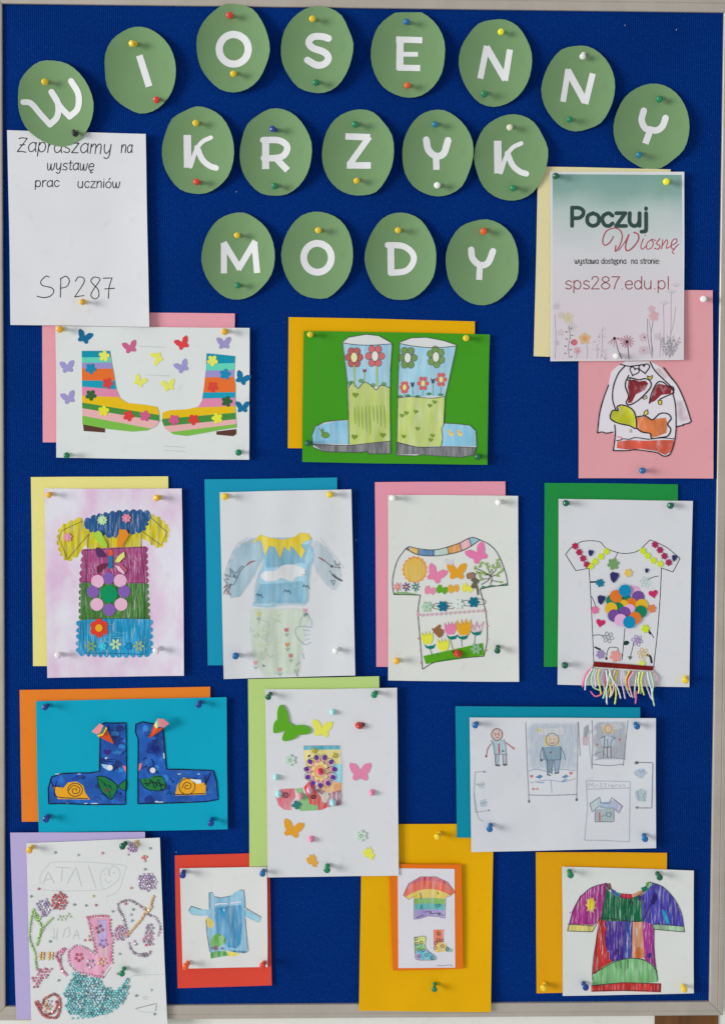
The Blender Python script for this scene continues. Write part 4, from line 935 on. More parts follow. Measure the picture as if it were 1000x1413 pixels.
D.C = [(c[0], c[1], c[2], c[3]*.72) for c in D.C]
D.out('pencil_drawing', s.e, media_mat('ink', base=bp_))

# ================================================================== T-shirt with sun, butterflies and tulips
t = T(510, 650, 4.545)
s = picture('tee3', [(535,683.7),(714.6,685),(716,941.7),(535.3,939.8)], (208,210,204), 3.2, 'white sheet with a T-shirt drawing of sun, butterflies, tulips and a ladybird', lift=(.6,1.8,.4,1.0), wav=.5)
bp_ = (208,210,206); K = (52,50,54)
D = Draw(s)
bd = [((225,490),(245,480),(252,498),(240,505)),((248,482),(300,490),(302,528),(270,520),(252,500)),((305,496),(400,500),(400,536),(340,536),(305,528)),((404,498),(486,482),(492,526),(404,535)),((488,480),(562,456),(574,508),(496,526)),((564,455),(622,428),(636,470),(590,500),(574,505)),((622,425),(640,420),(686,434),(668,452),(636,470))]
for q, c in zip(bd, ((150,110,150),(226,180,84),(78,128,172),(176,200,190),(228,146,70),(220,158,168),(136,184,200))): D.poly(t(list(q)), c)
D.poly(t([(148,768),(200,760),(260,768),(318,778),(150,778)]), (110,160,90)); D.poly(t([(690,742),(705,722),(730,728),(760,716),(800,722),(830,712),(864,706),(862,722),(760,730),(700,745)]), (20,110,90))
sun = []
for i in range(34):
    a = 2*math.pi*i/34; k = 1.0 if i % 2 else .89; sun.append((283+82*k*math.cos(a), 622+88*k*math.sin(a)))
D.poly(t(sun), (230,140,44)); D.poly(ell(*t(280,624), 14.5, 16.2), (238,176,52))
D.out('painted_areas', s.e, media_mat('wash', 20, .3, bp_))
D = Draw(s, .0009)
D.lines([t([(225,490),(175,560),(148,650),(142,710),(150,778)]), t([(150,778),(316,782)]), t([(316,782),(302,890),(315,1060),(330,1248)]), t([(330,1248),(400,1206),(520,1182),(715,1166)]), t([(715,1166),(735,1060),(728,900),(690,745)]),
         t([(690,745),(770,728),(864,720)]), t([(864,720),(850,640),(800,520),(745,462),(688,434)]), t([(225,490),(250,478),(300,490),(400,498),(480,482),(560,455),(635,420),(688,434)]), t([(228,492),(300,528),(400,536),(500,524),(580,502),(640,470),(688,436)])], K, .9)
for a, b_ in (((302,490),(302,528)),((402,498),(402,536)),((486,480),(494,526)),((563,455),(576,506)),((622,426),(636,470))): D.line([t(*a), t(*b_)], K, .7)
for x0, y0, c in ((175,730,(226,130,140)),(229,730,(98,66,130)),(288,730,(40,130,140))):
    for i in range(7): a = i*.9; D.line(t([(x0,y0),(x0+26*math.cos(a),y0+26*math.sin(a))]), c, 2.0, taper=True)
    D.dot(*t(x0,y0), 1.7, (220,170,90)); D.line(t([(x0,y0+14),(x0,766)]), (90,130,80), .8)
for q in ([(700,716),(740,690),(755,660)],[(755,715),(765,680),(755,655)],[(755,660),(700,630),(655,610)],[(755,660),(735,600),(728,580)],[(755,662),(790,620),(800,570)],[(755,668),(800,650),(830,625)],[(755,680),(720,680),(690,690)],[(760,690),(790,695),(820,700)],[(755,660),(690,640),(660,650)]): D.line(t(q), (70,70,60), .9)
rr = random.Random(5)
for x, y in ((660,610),(690,600),(705,640),(730,585),(742,605),(700,580),(800,580),(812,600),(790,610),(830,625),(812,640),(800,660),(690,660),(720,650),(760,630),(770,600),(820,700),(700,680),(675,640),(805,560)):
    D.dot(*t(x,y), 3.2, (136,168,88), 1.5, rot=rr.uniform(0,3), n=8)
for x in range(330, 720, 29):
    y = 908-(x-330)*.075; 
    for i in range(4): a = i*1.57+.4; D.dot(t(x,y)[0]+1.5*math.cos(a), t(x,y)[1]+1.5*math.sin(a), 1.0, (206,166,182), n=6)
for x in (302,306): D.dot(*t(x,905), 1.8, (206,150,170))
for x, y in ((306,1055),(318,1130),(322,1205),(300,885),(728,885),(738,975),(736,1060),(730,1128)): D.dot(*t(x,y), 1.3, (190,130,140))
D.line(t([(300,908),(730,880)]), (190,170,176), .5)
D.lines([t([(455,850),(400,850)]), t([(515,850),(455,850)])], K, .6)
for cx_, cy_ in ((428,852),(500,850),(612,832),(690,824)): D.line(ring(*t(cx_,cy_), 8, 4, 12), K, .7)
D.lines([t([(378,1120),(392,1165)]), t([(505,1060),(520,1120)]), t([(575,1060),(577,1105)]), t([(660,1032),(656,1090)]), t([(425,1145),(430,1168)])], (90,110,90), .8)
D.poly(t([(448,565),(470,550),(500,560),(530,545),(520,600),(480,590)]), (222,212,226), alpha=.7, feather=True)
for q in ([(640,965),(655,990),(668,945),(684,985),(712,948)],[(640,965),(652,1008),(700,1008),(712,948)],[(660,1000),(670,960),(690,1000)]): D.line(t(q), (206,150,180), 1.0, smooth=False)
D.out('drawn_lines', s.e, media_mat('ink', base=bp_))
for x, y, c, r_, a in ((680,528,(240,116,160),15,-.55),(412,656,(240,124,160),14,.45),(545,638,(246,152,40),14,0)):
    s.slab('paper_butterfly', bfly(*t(x,y), r_, a), paper_mat(c, 'cut_paper'), s.e, .0003, .0006, 9)
for x, y, c, r0 in ((376,753,(244,134,160),.2),(451,748,(92,160,40),.3),(522,742,(250,160,60),-.1),(610,738,(222,222,80),.25)):
    s.slab('paper_butterfly', place([(-7,0),(-6,-5),(-2,-6),(0,-2),(3,-5),(7,-5),(8,1),(5,5),(1,3),(-3,6),(-6,4)], *t(x,y), r0, 1.05), paper_mat(c, 'cut_paper'), s.e, .0003, .0006, 9)
s.slab('green_ground', t([(336,1164),(708,1082),(718,1160),(352,1214)]), paper_mat((82,154,26), 'cut_paper'), s.e, .0003, .0005, 9)
for x, y, c in ((358,1055,(226,216,66)),(502,995,(246,122,160)),(588,990,(250,158,40)),(458,1098,(226,216,66))):
    s.slab('paper_tulip', place([(-7,-9),(-3,-3),(-2,-10),(0,-4),(3,-10),(4,-4),(8,-9),(8,1),(5,7),(-4,7),(-7,1)], *t(x,y), -.05, 1.05 if c[0] != 250 else 1.35), paper_mat(c, 'cut_paper'), s.e, .0003, .0008, 9)
for x, y in ((377,1104),(516,1044),(583,1044),(668,1018)):
    s.slab('paper_leaf', place([(-8,-3),(-3,0),(0,-1),(4,-1),(8,-3),(5,3),(0,4),(-5,2)], *t(x,y), -.05, 1.0), paper_mat((14,116,108), 'cut_paper'), s.e, .0003, .0008, 9)
for x, y, c in ((357,855,(164,196,168)),(458,852,(10,104,130)),(554,838,(206,220,208)),(651,826,(10,104,130)),(667,1120,(130,168,130))):
    for i in range(6): foam('petal_sticker', ell(t(x,y)[0]+4.4*math.cos(i*1.047), t(x,y)[1]+4.4*math.sin(i*1.047), 3.5, 2.3, 10, rot=i*1.047), c, .0010, .0006+.00002*i)
br = (128,92,72)
o = s.slab('teddy_sticker', t([(388,990),(402,992),(420,978),(438,965),(446,975),(440,990),(462,1000),(464,1015),(460,1030),(448,1045),(432,1050),(420,1036),(402,1018)]), paper_mat((140,96,66), 'craft_foam'), s.e, .0007, .0005, 7)
o = s.slab('flower_doll_sticker', t([(630,640),(650,638),(662,655),(660,672),(688,690),(680,705),(672,712),(680,742),(684,780),(674,782),(668,740),(640,738),(632,730),(648,700),(632,690),(640,680),(612,680),(604,660),(612,645)]), paper_mat((98,96,80), 'craft_foam'), s.e, .0006, .0005, 7)
s.slab('doll_face', ell(*t(634,661), 5.2, 4.6), paper_mat((150,112,96), 'craft_foam'), o, .0005, .0012, 7)

def dome(name, sheet, x, y, r, c, hgt=.6, mat=None, parent=None, ry=None, rot=0, dz=.0005, n=14, m=5):
    """a half-round bead glued to the sheet"""
    ry = ry or r; V = []; Fc = []; S_ = 0.00113
    for i in range(m):
        ph = i/m*math.pi/2; k = math.cos(ph)
        for j in range(n):
            a = 2*math.pi*j/n; X = r*k*math.cos(a); Y = ry*k*math.sin(a)
            V.append(sheet.pt(x+X*math.cos(rot)-Y*math.sin(rot), y+X*math.sin(rot)+Y*math.cos(rot), 0) + Vector((0, -(dz+r*S_*hgt*math.sin(ph)*1.6), 0)))
    V.append(sheet.pt(x, y, dz+r*S_*hgt*1.6)); 
    for i in range(m-1):
        for j in range(n): Fc.append((i*n+j, (i+1)*n+j, (i+1)*n+(j+1) % n, i*n+(j+1) % n))
    for j in range(n): Fc.append(((m-1)*n+j, len(V)-1, (m-1)*n+(j+1) % n))
    return link(name, V, Fc, mat or plain('bead_'+name, c, .22, coat=.4), parent or sheet.e, smooth=True)
lb = dome('ladybird', s, *t(551,1146), 6.4, (188,44,28), .8, ry=5.4, rot=.3)
lb['label'] = 'red ladybird bead with dark spots on the green ground strip'
dome('ladybird_head', s, *t(528,1138), 2.4, (34,26,26), .8, parent=lb)
for x, y in ((545,1134),(560,1140),(548,1158),(566,1152)): dome('ladybird_spot', s, *t(x,y), 1.1, (44,26,24), .5, parent=lb, dz=.0048, n=8, m=3)

# ================================================================== fringed T-shirt with balloon-like discs
t = T(740, 650, 4.283)
s = picture('tee4', [(770.4,689),(955.7,692),(950.8,949),(769,945.6)], (206,207,210), 3.2, 'white sheet with an outlined T-shirt of coloured discs, stickers and a yarn fringe', lift=(.6,1.2,.4,.8), wav=.4)
bp_ = (206,207,210); K = (40,40,44)
D = Draw(s)
D.lines([t([(265,420),(310,415),(375,422),(410,458),(480,485),(540,490),(600,475),(640,440),(670,410)]), t([(670,410),(700,422),(770,455),(848,520)]), t([(848,520),(806,600)]), t([(806,600),(738,576)]), t([(738,576),(730,750),(715,950),(692,1160)]),
         t([(310,582),(318,700),(328,900),(338,1132)]), t([(310,578),(232,592)]), t([(232,592),(172,496)]), t([(172,496),(205,455),(265,420)]), t([(480,486),(462,522)]), t([(720,624),(690,630),(660,644)]), t([(325,745),(340,775),(350,808)]),
         t([(332,975),(370,972),(400,980)]), t([(522,935),(512,1050),(506,1118)]), t([(575,1020),(560,1080),(552,1110)]), t([(480,1070),(480,1050),(440,1045),(422,1060),(412,1110)]), t([(645,920),(672,955),(692,988)])], K, .95)
D.line(t([(318,660),(352,658)]), K, 2.2); D.line(t([(345,1045),(375,1058)]), K, 2.4); D.line(t([(655,1092),(672,1100),(680,1135)]), K, 3); D.line(t([(660,952),(672,966)]), K, 2)
D.poly(t([(405,1108),(420,1104),(418,1120),(408,1120)]), K); D.poly(t([(538,1098),(568,1100),(552,1122)]), (90,96,100)); D.poly(t([(515,1015),(530,1006),(548,1014),(540,1030),(518,1032)]), (28,60,52), smooth=True)
for x, y, c in ((423,987,(120,124,130)),(645,660,(170,196,190)),(630,1083,(200,160,70)),(595,1006,(140,120,160))):
    for i in range(6):
        a = i*1.047+.2; px, py = t(x,y); D.line([(px+1.6*math.cos(a), py+1.6*math.sin(a)), (px+6*math.cos(a-.35), py+6*math.sin(a-.35)), (px+8*math.cos(a), py+8*math.sin(a)), (px+6*math.cos(a+.35), py+6*math.sin(a+.35)), (px+1.6*math.cos(a), py+1.6*math.sin(a))], c, .9)
D.out('outline', s.e, media_mat('ink', base=bp_))
for q, c in ((((228,447),(252,483),(275,520),(297,556)),(168,42,80)),(((700,438),(729,470),(756,506),(781,544)),(160,42,84)),(((411,478),(380,509),(346,538),(320,566)),(196,216,44)),(((628,475),(656,504),(690,532),(730,552)),(196,216,44))):
    for i, (x, y) in enumerate(q): foam('flower_sticker', flower(*t(x,y), 4.8, 6, i*.4, .34), c, .0009, .0005, step=6)
for x, y, c, r_ in ((453,553,(112,150,98),8.4),(542,606,(236,186,96),6.2),(376,665,(16,116,146),6),(345,825,(232,110,150),5.8),(682,817,(244,120,66),6),(643,936,(196,220,40),6),(378,1088,(150,130,170),6.4),(467,1098,(214,146,138),8.6),(596,1006,(160,140,180),4.6),(622,1140,(204,220,90),5)):
    foam('flower_sticker', flower(*t(x,y), r_, 6, .3, .4), c, .0010, .0005, step=6)
for x, y, r_ in ((458,628,6.6),(381,762,5.8),(320,486,3.9),(814,516,3.9),(651,591,2.8)):
    foam('heart_gem', place([(-.9,-.5),(-.4,-1),(.2,-.8),(.8,-.9),(1,-.2),(.5,.8),(0,1.3),(-.6,.7)], *t(x,y), .1, r_), (0,0,0), .0014, .0005, mat=plain('navy_glitter', (30,32,92), .25), step=5)
for x, y, rt in ((690,729,-.2),(378,901,.2)): foam('heart_sticker', heart(*t(x,y), 6.4, rt), (190,44,96), .0006, .0005)
dd = ((470,743,'o'),(448,770,'g'),(577,718,'p'),(601,748,'v'),(560,790,'o'),(525,765,'g'),(622,796,'y'),(510,800,'y'),(441,816,'y'),(480,815,'g'),(551,826,'p'),(520,842,'v'),(615,835,'g'),(458,858,'v'),(582,872,'o'),(497,884,'p'),(548,897,'b'),(523,711,'b'))
dc = {'o':(230,112,40),'g':(20,122,86),'p':(228,164,200),'v':(110,72,146),'y':(240,172,40),'b':(14,132,176)}
od = [2,3,5,4,6,7,9,10,11,1,0,8,12,13,14,15,16,17]
for i, k_ in enumerate(od): x, y, c = dd[k_]; foam('paper_disc', ell(*t(x,y), 8.6, n=22), dc[c], .0003, .0006+.00034*(i*.5))
s.slab('hem_band', t([(340,1130),(692,1158),(686,1184),(332,1160)]), paper_mat((128,32,24), 'red_glitter_paper', tint=(90,14,14), rough=.4), s.e, .0008, .0012, 8)
yc = {'p':(236,110,146),'y':(206,222,90),'w':(206,214,222),'l':(196,178,206),'g':(170,210,170),'s':(222,170,180),'c':(222,222,150),'r':(176,60,70)}
strands = [('p',[(330,1165),(296,1200),(280,1240),(270,1282)]),('w',[(330,1170),(300,1220),(290,1260),(286,1300)]),('g',[(345,1170),(325,1230),(335,1280),(375,1300)]),('y',[(372,1175),(362,1220),(372,1270),(382,1325)]),('p',[(410,1175),(412,1240),(395,1310),(350,1335),(318,1305)]),
 ('l',[(395,1175),(385,1225),(398,1270),(402,1310)]),('g',[(435,1180),(425,1240),(405,1310),(392,1350)]),('w',[(430,1175),(445,1230),(480,1290),(498,1350)]),('y',[(480,1180),(460,1240),(425,1300),(412,1375)]),('c',[(440,1180),(430,1250),(440,1300),(432,1345)]),('s',[(465,1180),(450,1230),(455,1290),(440,1335)]),
 ('l',[(505,1185),(500,1240),(512,1290),(524,1352)]),('w',[(520,1185),(528,1240),(530,1290),(558,1340)]),('y',[(550,1185),(530,1230),(530,1270),(545,1300)]),('r',[(560,1185),(540,1220),(535,1260),(550,1290)]),('s',[(575,1190),(545,1240),(552,1290),(568,1345)]),('w',[(590,1190),(585,1250),(578,1310),(580,1345)]),('p',[(585,1300),(588,1340),(584,1380)]),
 ('c',[(610,1190),(600,1240),(606,1290),(600,1320)]),('y',[(630,1190),(618,1240),(625,1290),(636,1330)]),('g',[(600,1190),(612,1250),(618,1290),(614,1320)]),('l',[(645,1190),(640,1240),(655,1290),(678,1350)]),('w',[(655,1190),(662,1240),(680,1300),(684,1360)]),('g',[(670,1190),(690,1260),(684,1320),(696,1395)]),
 ('s',[(685,1180),(712,1220),(708,1250),(700,1280)]),('y',[(470,1185),(462,1260),(470,1320),(462,1384)]),('w',[(410,1180),(420,1250),(412,1300),(416,1384)]),('l',[(360,1178),(345,1210),(352,1260),(345,1282)])]
for k_, (c, pts) in enumerate(strands):
    pp = catmull(t(pts), False, 7); V = []; Fc = []; n = 6; r0 = .00125
    for i, (x, y) in enumerate(pp):
        f_ = i/(len(pp)-1); hh = s.H(x, min(y, 948)) + .0016 + .0012*(k_ % 4) + .002*math.sin(f_*3)
        c0 = P(x, y, hh); nx, ny = pp[min(i+1, len(pp)-1)], pp[max(i-1, 0)]
        d = P(nx[0], nx[1], hh)-P(ny[0], ny[1], hh); d.normalize(); a_ = Vector((0,-1,0)); b_ = d.cross(a_).normalized()
        rr_ = r0*(1+.18*math.sin(i*2.3))*(1 if i < len(pp)-1 else .5)
        for j in range(n): q = 2*math.pi*j/n; V.append(c0+(a_*math.cos(q)+b_*math.sin(q))*rr_)
    for i in range(len(pp)-1):
        for j in range(n): Fc.append((i*n+j, i*n+(j+1) % n, (i+1)*n+(j+1) % n, (i+1)*n+j))
    Fc.append(tuple(range((len(pp)-1)*n, len(pp)*n)))
    link('yarn_strand', V, Fc, paper_mat(yc[c], 'yarn', rough=.9, fibre=1.0), s.e, smooth=True)

# ================================================================== turquoise sheet with blue boots
t = T(20, 940, 3.226)
s = picture('turq', [(49.4,968.5),(312.6,963),(314,1145.5),(53.5,1150)], (4,152,180), 3.2, 'turquoise sheet with two dark blue painted boots with snails and leaves', lift=(.6,2.0,.4,1.0))
for side in (0, 1):
    o = [(382,200),(400,188),(440,190),(497,188),(498,300),(499,420),(494,500),(494,552),(330,553),(210,548),(152,550),(150,480),(165,430),(210,415),(270,412),(330,412),(378,405),(380,300)] if not side else \
        [(540,195),(570,184),(600,190),(660,200),(668,300),(676,395),(740,396),(860,400),(885,402),(900,450),(906,530),(850,540),(700,546),(549,549),(549,440),(550,330),(550,260),(538,230)]
    b = s.slab('painted_boot', t(o), paper_mat((190,206,222), 'cartridge_paper'), s.e, .0003, .0004, 9)
    D = Draw(s, .0008); oo = [(x+(2 if x < (330 if not side else 720) else -2), y) for x, y in o]
    D.poly(t(oo), (8,82,172)); rr = random.Random(side+3)
    for i in range(30):
        x = rr.uniform(395,480) if i % 2 else rr.uniform(180,480); y = rr.uniform(210,400) if i % 2 else rr.uniform(430,535)
        if side: x = 1050-x
        D.poly(ell(*t(x,y), rr.uniform(4,9), rr.uniform(3,7), 12, jit=.2, seed=i), rr.choice(((8,52,136),(10,62,150),(40,130,208),(18,104,196),(6,44,120))), feather=True, alpha=.95)
    D.out('blue_paint', b, media_mat('paint', 0, .4, (70,140,200)))
    D = Draw(s, .0011); K = (16,24,40); og = (236,156,30)
    if not side:
        D.poly(t([(172,472),(218,478),(238,454),(276,450),(306,468),(314,498),(336,530),(192,528)]), og); D.line(ring(*t(270,487), 10, 9, 14), K, 1.1); D.line(t([(240,490),(262,468),(290,480),(285,500),(262,502),(258,486),(275,482),(276,490)]), K, 1)
        D.lines([t([(178,478),(165,455),(158,440)]), t([(182,475),(186,450)]), t([(178,478),(190,518),(326,526)])], K, 1.2)
        D.poly(t([(367,428),(400,430),(452,462),(460,475),(430,530),(385,490)]), (24,112,54)); D.line(t([(367,428),(385,490),(430,530),(458,480),(440,450),(400,428),(367,428)]), K, 1.1); D.line(t([(375,435),(415,480),(432,528)]), K, .8); D.poly(heart(*t(410,488), 3.4), (96,70,70))
        D.poly(t([(462,470),(498,442),(498,488),(478,486)]), (26,116,56)); D.line(t([(462,470),(498,442),(498,488),(478,486),(462,470)]), K, 1)
        D.poly(heart(*t(412,320), 5), (52,36,120)); D.poly(t([(480,378),(498,384),(494,410)]), (216,120,130)); D.poly(t([(400,345),(415,340),(408,352)]), (190,206,220)); D.poly(t([(386,372),(415,376),(440,395),(420,402),(395,388)]), (150,190,220))
        D.lines([t([(390,355),(450,350)]), t([(400,360),(440,362)])], (14,40,110), 1.2)
    else:
        D.poly(t([(714,512),(724,466),(752,432),(792,438),(814,456),(852,456),(850,508),(800,510)]), og); D.line(ring(*t(768,472), 11, 11, 14), K, 1.1); D.line(t([(745,480),(760,455),(785,462),(780,480),(760,482),(762,468),(772,468)]), K, 1)
        D.lines([t([(848,465),(850,430)]), t([(850,462),(872,412)]), t([(712,508),(780,506),(846,504)])], K, 1.3)
        D.poly(t([(800,440),(830,442),(832,458),(812,460),(780,440)]), (206,226,232))
        D.poly(t([(556,440),(600,435),(630,420),(660,430),(672,470),(660,490),(600,488),(575,470)]), (30,114,60)); 
        D.lines([t([(556,440),(575,472),(600,488),(660,490),(674,468),(660,430),(620,430)]), t([(580,440),(592,470),(610,445),(625,480),(640,440),(655,485)]), t([(575,460),(630,455),(668,468)]), t([(600,440),(640,470)])], K, 1.1)
        D.poly(heart(*t(625,305), 6.2, .1), (18,36,112)); D.poly(t([(554,372),(568,368),(562,392),(552,404)]), (214,120,136)); D.line(t([(610,350),(620,372),(612,388)]), (14,36,100), 1.4); D.line(t([(664,325),(666,345)]), (180,200,210), 1.8)
    for i in range(9):
        q = random.Random(i*5+side); x = q.uniform(400,480) if i % 2 else q.uniform(340,480); y = q.uniform(330,400) if i % 2 else q.uniform(440,520)
        if side: x = 1050-x
        D.line(t([(x,y),(x+q.uniform(-16,16),y+q.uniform(-14,14)),(x+q.uniform(-22,22),y+q.uniform(-22,22))]), (8,22,64), 1.2, taper=True)
    for i in range(7):
        q = random.Random(i*9+side+40); x = q.uniform(160,490); y = q.choice((548, 417 if x < 375 else 545)); x = 1050-x if side else x
        D.line(t([(x,y-(6 if side and y > 500 else 0)),(x+q.uniform(8,22),y-(7 if side and y > 500 else 1))]), (196,214,228), 1.2, taper=True)
    D.line(t(o), (8,16,40), 1.5, closed=True, smooth=False)
    D.out('painted_detail', b, media_mat('ink', base=(190,206,222)))
    cx_, cy_ = (425,388) if not side else (615,400)
    foam('rhinestone', ell(*t(cx_,cy_), 4, n=8), (0,0,0), .0016, .0012, mat=plain('clear_stone', (222,224,226), .12, coat=.5), step=6)
# folded paper cones
def cone(pts_list, name='paper_cone'):
    b = None
    for pts, c, d0, hts in pts_list:
        V = [s.pt(*t(x,y), .0012+h_) for (x, y), h_ in zip(pts, hts)]
        Vb = [v_+Vector((0, .0012, 0)) for v_ in V]; n = len(V)
        V += Vb; Fc = [tuple(range(n)), tuple(reversed(range(n, 2*n)))]+[(i, n+i, n+(i+1) % n, (i+1) % n) for i in range(n)]
        o = link(name if b is None else 'cone_facet', V, Fc, paper_mat(c, 'folded_paper'), s.e if b is None else b)
        b = b or o
cone([([(366,246),(408,212),(442,280),(430,278)], (222,84,40), 0, (.009,.011,.001,.001)), ([(366,246),(392,236),(408,205),(412,214),(394,244),(374,250)], (236,180,60), 0, (.0096,.0112,.0118,.012,.0112,.010)),
      ([(382,232),(396,204),(404,206),(392,236),(380,238)], (20,128,120), 0, (.0116,.0120,.0122,.0118,.0112)), ([(343,228),(378,192),(396,200),(382,232),(365,238)], (222,136,140), 0, (.0105,.0118,.0124,.012,.0112))])
cone([([(596,258),(620,200),(636,212),(664,212),(612,250)], (222,84,40), 0, (.001,.010,.011,.0105,.001)), ([(620,200),(630,180),(640,206),(632,214)], (232,214,110), 0, (.011,.012,.012,.0115)),
      ([(630,182),(636,170),(642,204),(638,208)], (120,190,180), 0, (.0122,.0126,.0122,.012)), ([(636,170),(664,172),(688,192),(664,210),(642,206)], (222,132,140), 0, (.0128,.0126,.0112,.0115,.0122))])

# ================================================================== flowered boot with pearls
t = T(330, 930, 4.348)
s = picture('sboot', [(365.6,952),(547.6,950),(550,1209.5),(369,1212)], (205,206,208), 7.4, 'white sheet with a small flowered boot, pearls, foam flowers and a big green butterfly', lift=(.4,1.2,.3,.8), wav=.4)
bp_ = (205,206,208); u = T(370, 1010, 7.692)
D = Draw(s, .0004)
D.poly(u([(372,155),(760,152),(765,195),(375,200)]), (62,164,184)); D.poly(u([(375,200),(765,193),(768,345),(700,360),(400,390),(380,300)]), (222,204,120)); D.poly(u([(390,380),(680,340),(785,350),(782,540),(700,560),(420,530)]), (206,190,190), alpha=.7)
D.poly(u([(672,372),(700,350),(782,352),(782,540),(720,550),(700,480)]), (126,204,220)); D.poly(u([(520,560),(700,540),(782,545),(775,620),(740,660),(640,650),(530,610)]), (232,166,104)); D.poly(u([(700,570),(775,550),(770,610),(745,660),(700,640)]), (236,142,54))
D.poly(u([(75,690),(85,640),(140,612),(280,608),(290,700),(245,760),(250,840),(170,835),(110,790)]), (212,104,116)); D.poly(u([(285,612),(360,600),(375,650),(420,700),(440,775),(520,780),(530,840),(345,848),(300,800),(340,720)]), (110,176,96))
D.poly(u([(375,600),(420,540),(470,525),(500,570),(500,620),(560,700),(600,760),(640,800),(570,835),(530,840),(520,790),(440,775),(420,700)]), (200,66,58)); D.poly(u([(500,620),(560,615),(600,640),(650,660),(775,620),(770,780),(640,810),(590,760),(570,680)]), (150,76,92))
D.poly(u([(560,700),(590,650),(630,640),(645,700),(610,765),(570,745)]), (196,184,170)); D.poly(u([(620,720),(690,700),(680,770),(640,790)]), (196,160,170), alpha=.6)
D.out('painted_boot', s.e, media_mat('wash', 8, .4, bp_))
D = Draw(s, .0006)
for i in range(11):
    a = -math.pi/2-.28+i*2*math.pi/11; cx_, cy_ = 555+118*math.cos(a), 425+125*math.sin(a)
    D.dot(*u(cx_,cy_), 5.4, (232,150,160), 3.1, rot=a); D.dot(*u(555+148*math.cos(a),425+152*math.sin(a)), 3.6, (92,52,140), 3.2, rot=a)
    D.line(ring(*u(cx_+8*math.cos(a),cy_+8*math.sin(a)), 6.6*abs(math.cos(a))+3.2*abs(math.sin(a)), 6.6*abs(math.sin(a))+3.2*abs(math.cos(a)), 12), (100,60,90), .45)
for i in range(9):
    a = i*2*math.pi/9; D.dot(*u(550+68*math.cos(a),425+80*math.sin(a)), 3.9, (238,204,140), 3.3, rot=a); D.line(ring(*u(550+68*math.cos(a),425+80*math.sin(a)), 3.6, 3.2, 10), (200,150,80), .45)
D.poly(ell(*u(548,428), 8.0, 9.2), (234,158,96)); D.poly(ell(*u(556,432), 6, 6.5), (238,180,170)); D.poly(ell(*u(560,440), 4.2, 4), (206,90,150))
D.poly(u([(415,265),(440,245),(450,262),(430,280)]), (110,60,70))
D.line(u([(375,160),(372,155),(760,152),(785,350),(780,600),(772,780)]), (150,130,150), .5, smooth=False, alpha=.7)
rr = random.Random(3)
for i in range(22): x = rr.uniform(640,770); D.line(u([(x,650+rr.uniform(-10,30)),(x+rr.uniform(-6,6),700+rr.uniform(0,70))]), (206,180,190), .7)
for x, y, r_, c in ((188,680,24,(120,50,60)),(478,698,18,(90,40,50))):
    for i in range(6): D.dot(*u(x+r_*math.cos(i*1.05),y+r_*math.sin(i*1.05)), 1.2, c, n=8)
D.out('painted_flower', s.e, media_mat('ink', base=bp_))
pearl = lambda c: plain('pearl', c, .18, coat=.6)
for x, y, c, r_ in ((562,230,(150,212,212),4),(222,621,(150,210,210),4.2),(238,723,(160,212,216),4.8),(562,773,(160,212,216),5),(423,698,(240,150,176),5),(366,735,(236,150,160),4.6),(796,713,(238,120,160),4.2),(433,992,(236,120,158),4.2)):
    dome('pearl', s, *t(x,y), r_, c, 1.0, mat=pearl(c), n=16, m=7)
dome('pearl', s, *t(487,583), 4.2, (206,30,60), 1.0, mat=plain('red_stone', (196,26,52), .12, coat=.6))['label'] = 'red stone in the middle of the flower'
lb = dome('ladybird', s, *t(721,311), 6.2, (178,40,34), .8, ry=4.8, rot=.1); lb['label'] = 'red ladybird bead with a black head'
dome('ladybird_head', s, *t(741,308), 3.2, (30,20,20), .9, parent=lb); dome('ladybird_spot', s, *t(716,305), 1.1, (40,20,20), .5, parent=lb, dz=.0048, n=8, m=3)
for x, y in ((449,464),(574,493)):
    px, py = t(x,y); a = .3; q = place([(-3.6,-3.6),(3.6,-3.6),(3.6,3.6),(-3.6,3.6)], px, py, a); q2 = place([(-1.9,-1.9),(1.9,-1.9),(1.9,1.9),(-1.9,1.9)], px, py, a)
    V = [s.pt(X,Y,.0005) for X, Y in q]+[s.pt(X,Y,.0028) for X, Y in q2]
    link('square_rhinestone', V, [(0,4,5,1),(1,5,6,2),(2,6,7,3),(3,7,4,0),(4,7,6,5)], plain('olive_stone', (190,180,84), .08, metal=.55, coat=.5), s.e)
px, py = t(341,791); foam('flower_gem', flower(px, py, 6.2, 4, .6, .5), (0,0,0), .0018, .0005, mat=plain('teal_stone', (8,118,112), .15, coat=.5), step=5)
for x, y in ((305,522),(732,976)):
    for i in range(6): foam('petal_sticker', ell(t(x,y)[0]+5*math.cos(i*1.047+.52), t(x,y)[1]+5*math.sin(i*1.047+.52), 3.0, 2.5, 10, rot=i*1.047+.52), (186,208,190), .0014, .0005+.00002*i)
    foam('petal_sticker', ell(*t(x,y), 1.8, n=8), (176,200,182), .0012, .0005)
foam('foam_butterfly', catmull(t([(250,190),(268,196),(288,235),(296,270),(300,295),(318,305),(325,315),(370,310),(410,320),(430,338),(425,358),(395,368),(352,372),(340,388),(310,400),(275,408),(258,398),(262,370),(272,350),(268,342),(250,352),(215,360),(204,350),(206,310),(216,288),(228,275),(228,235),(238,200)]), True, 3), (88,158,36), .0022, .0005, step=6)
for x, y, c, r_, a in ((495,338,(226,220,86),14.5,.12),(726,598,(244,128,160),15.5,0),(319,940,(246,152,46),14.5,.25)):
    s.slab('paper_butterfly', bfly(*t(x,y), r_, a), paper_mat(c, 'cut_paper'), s.e, .0003, .0006, 9)
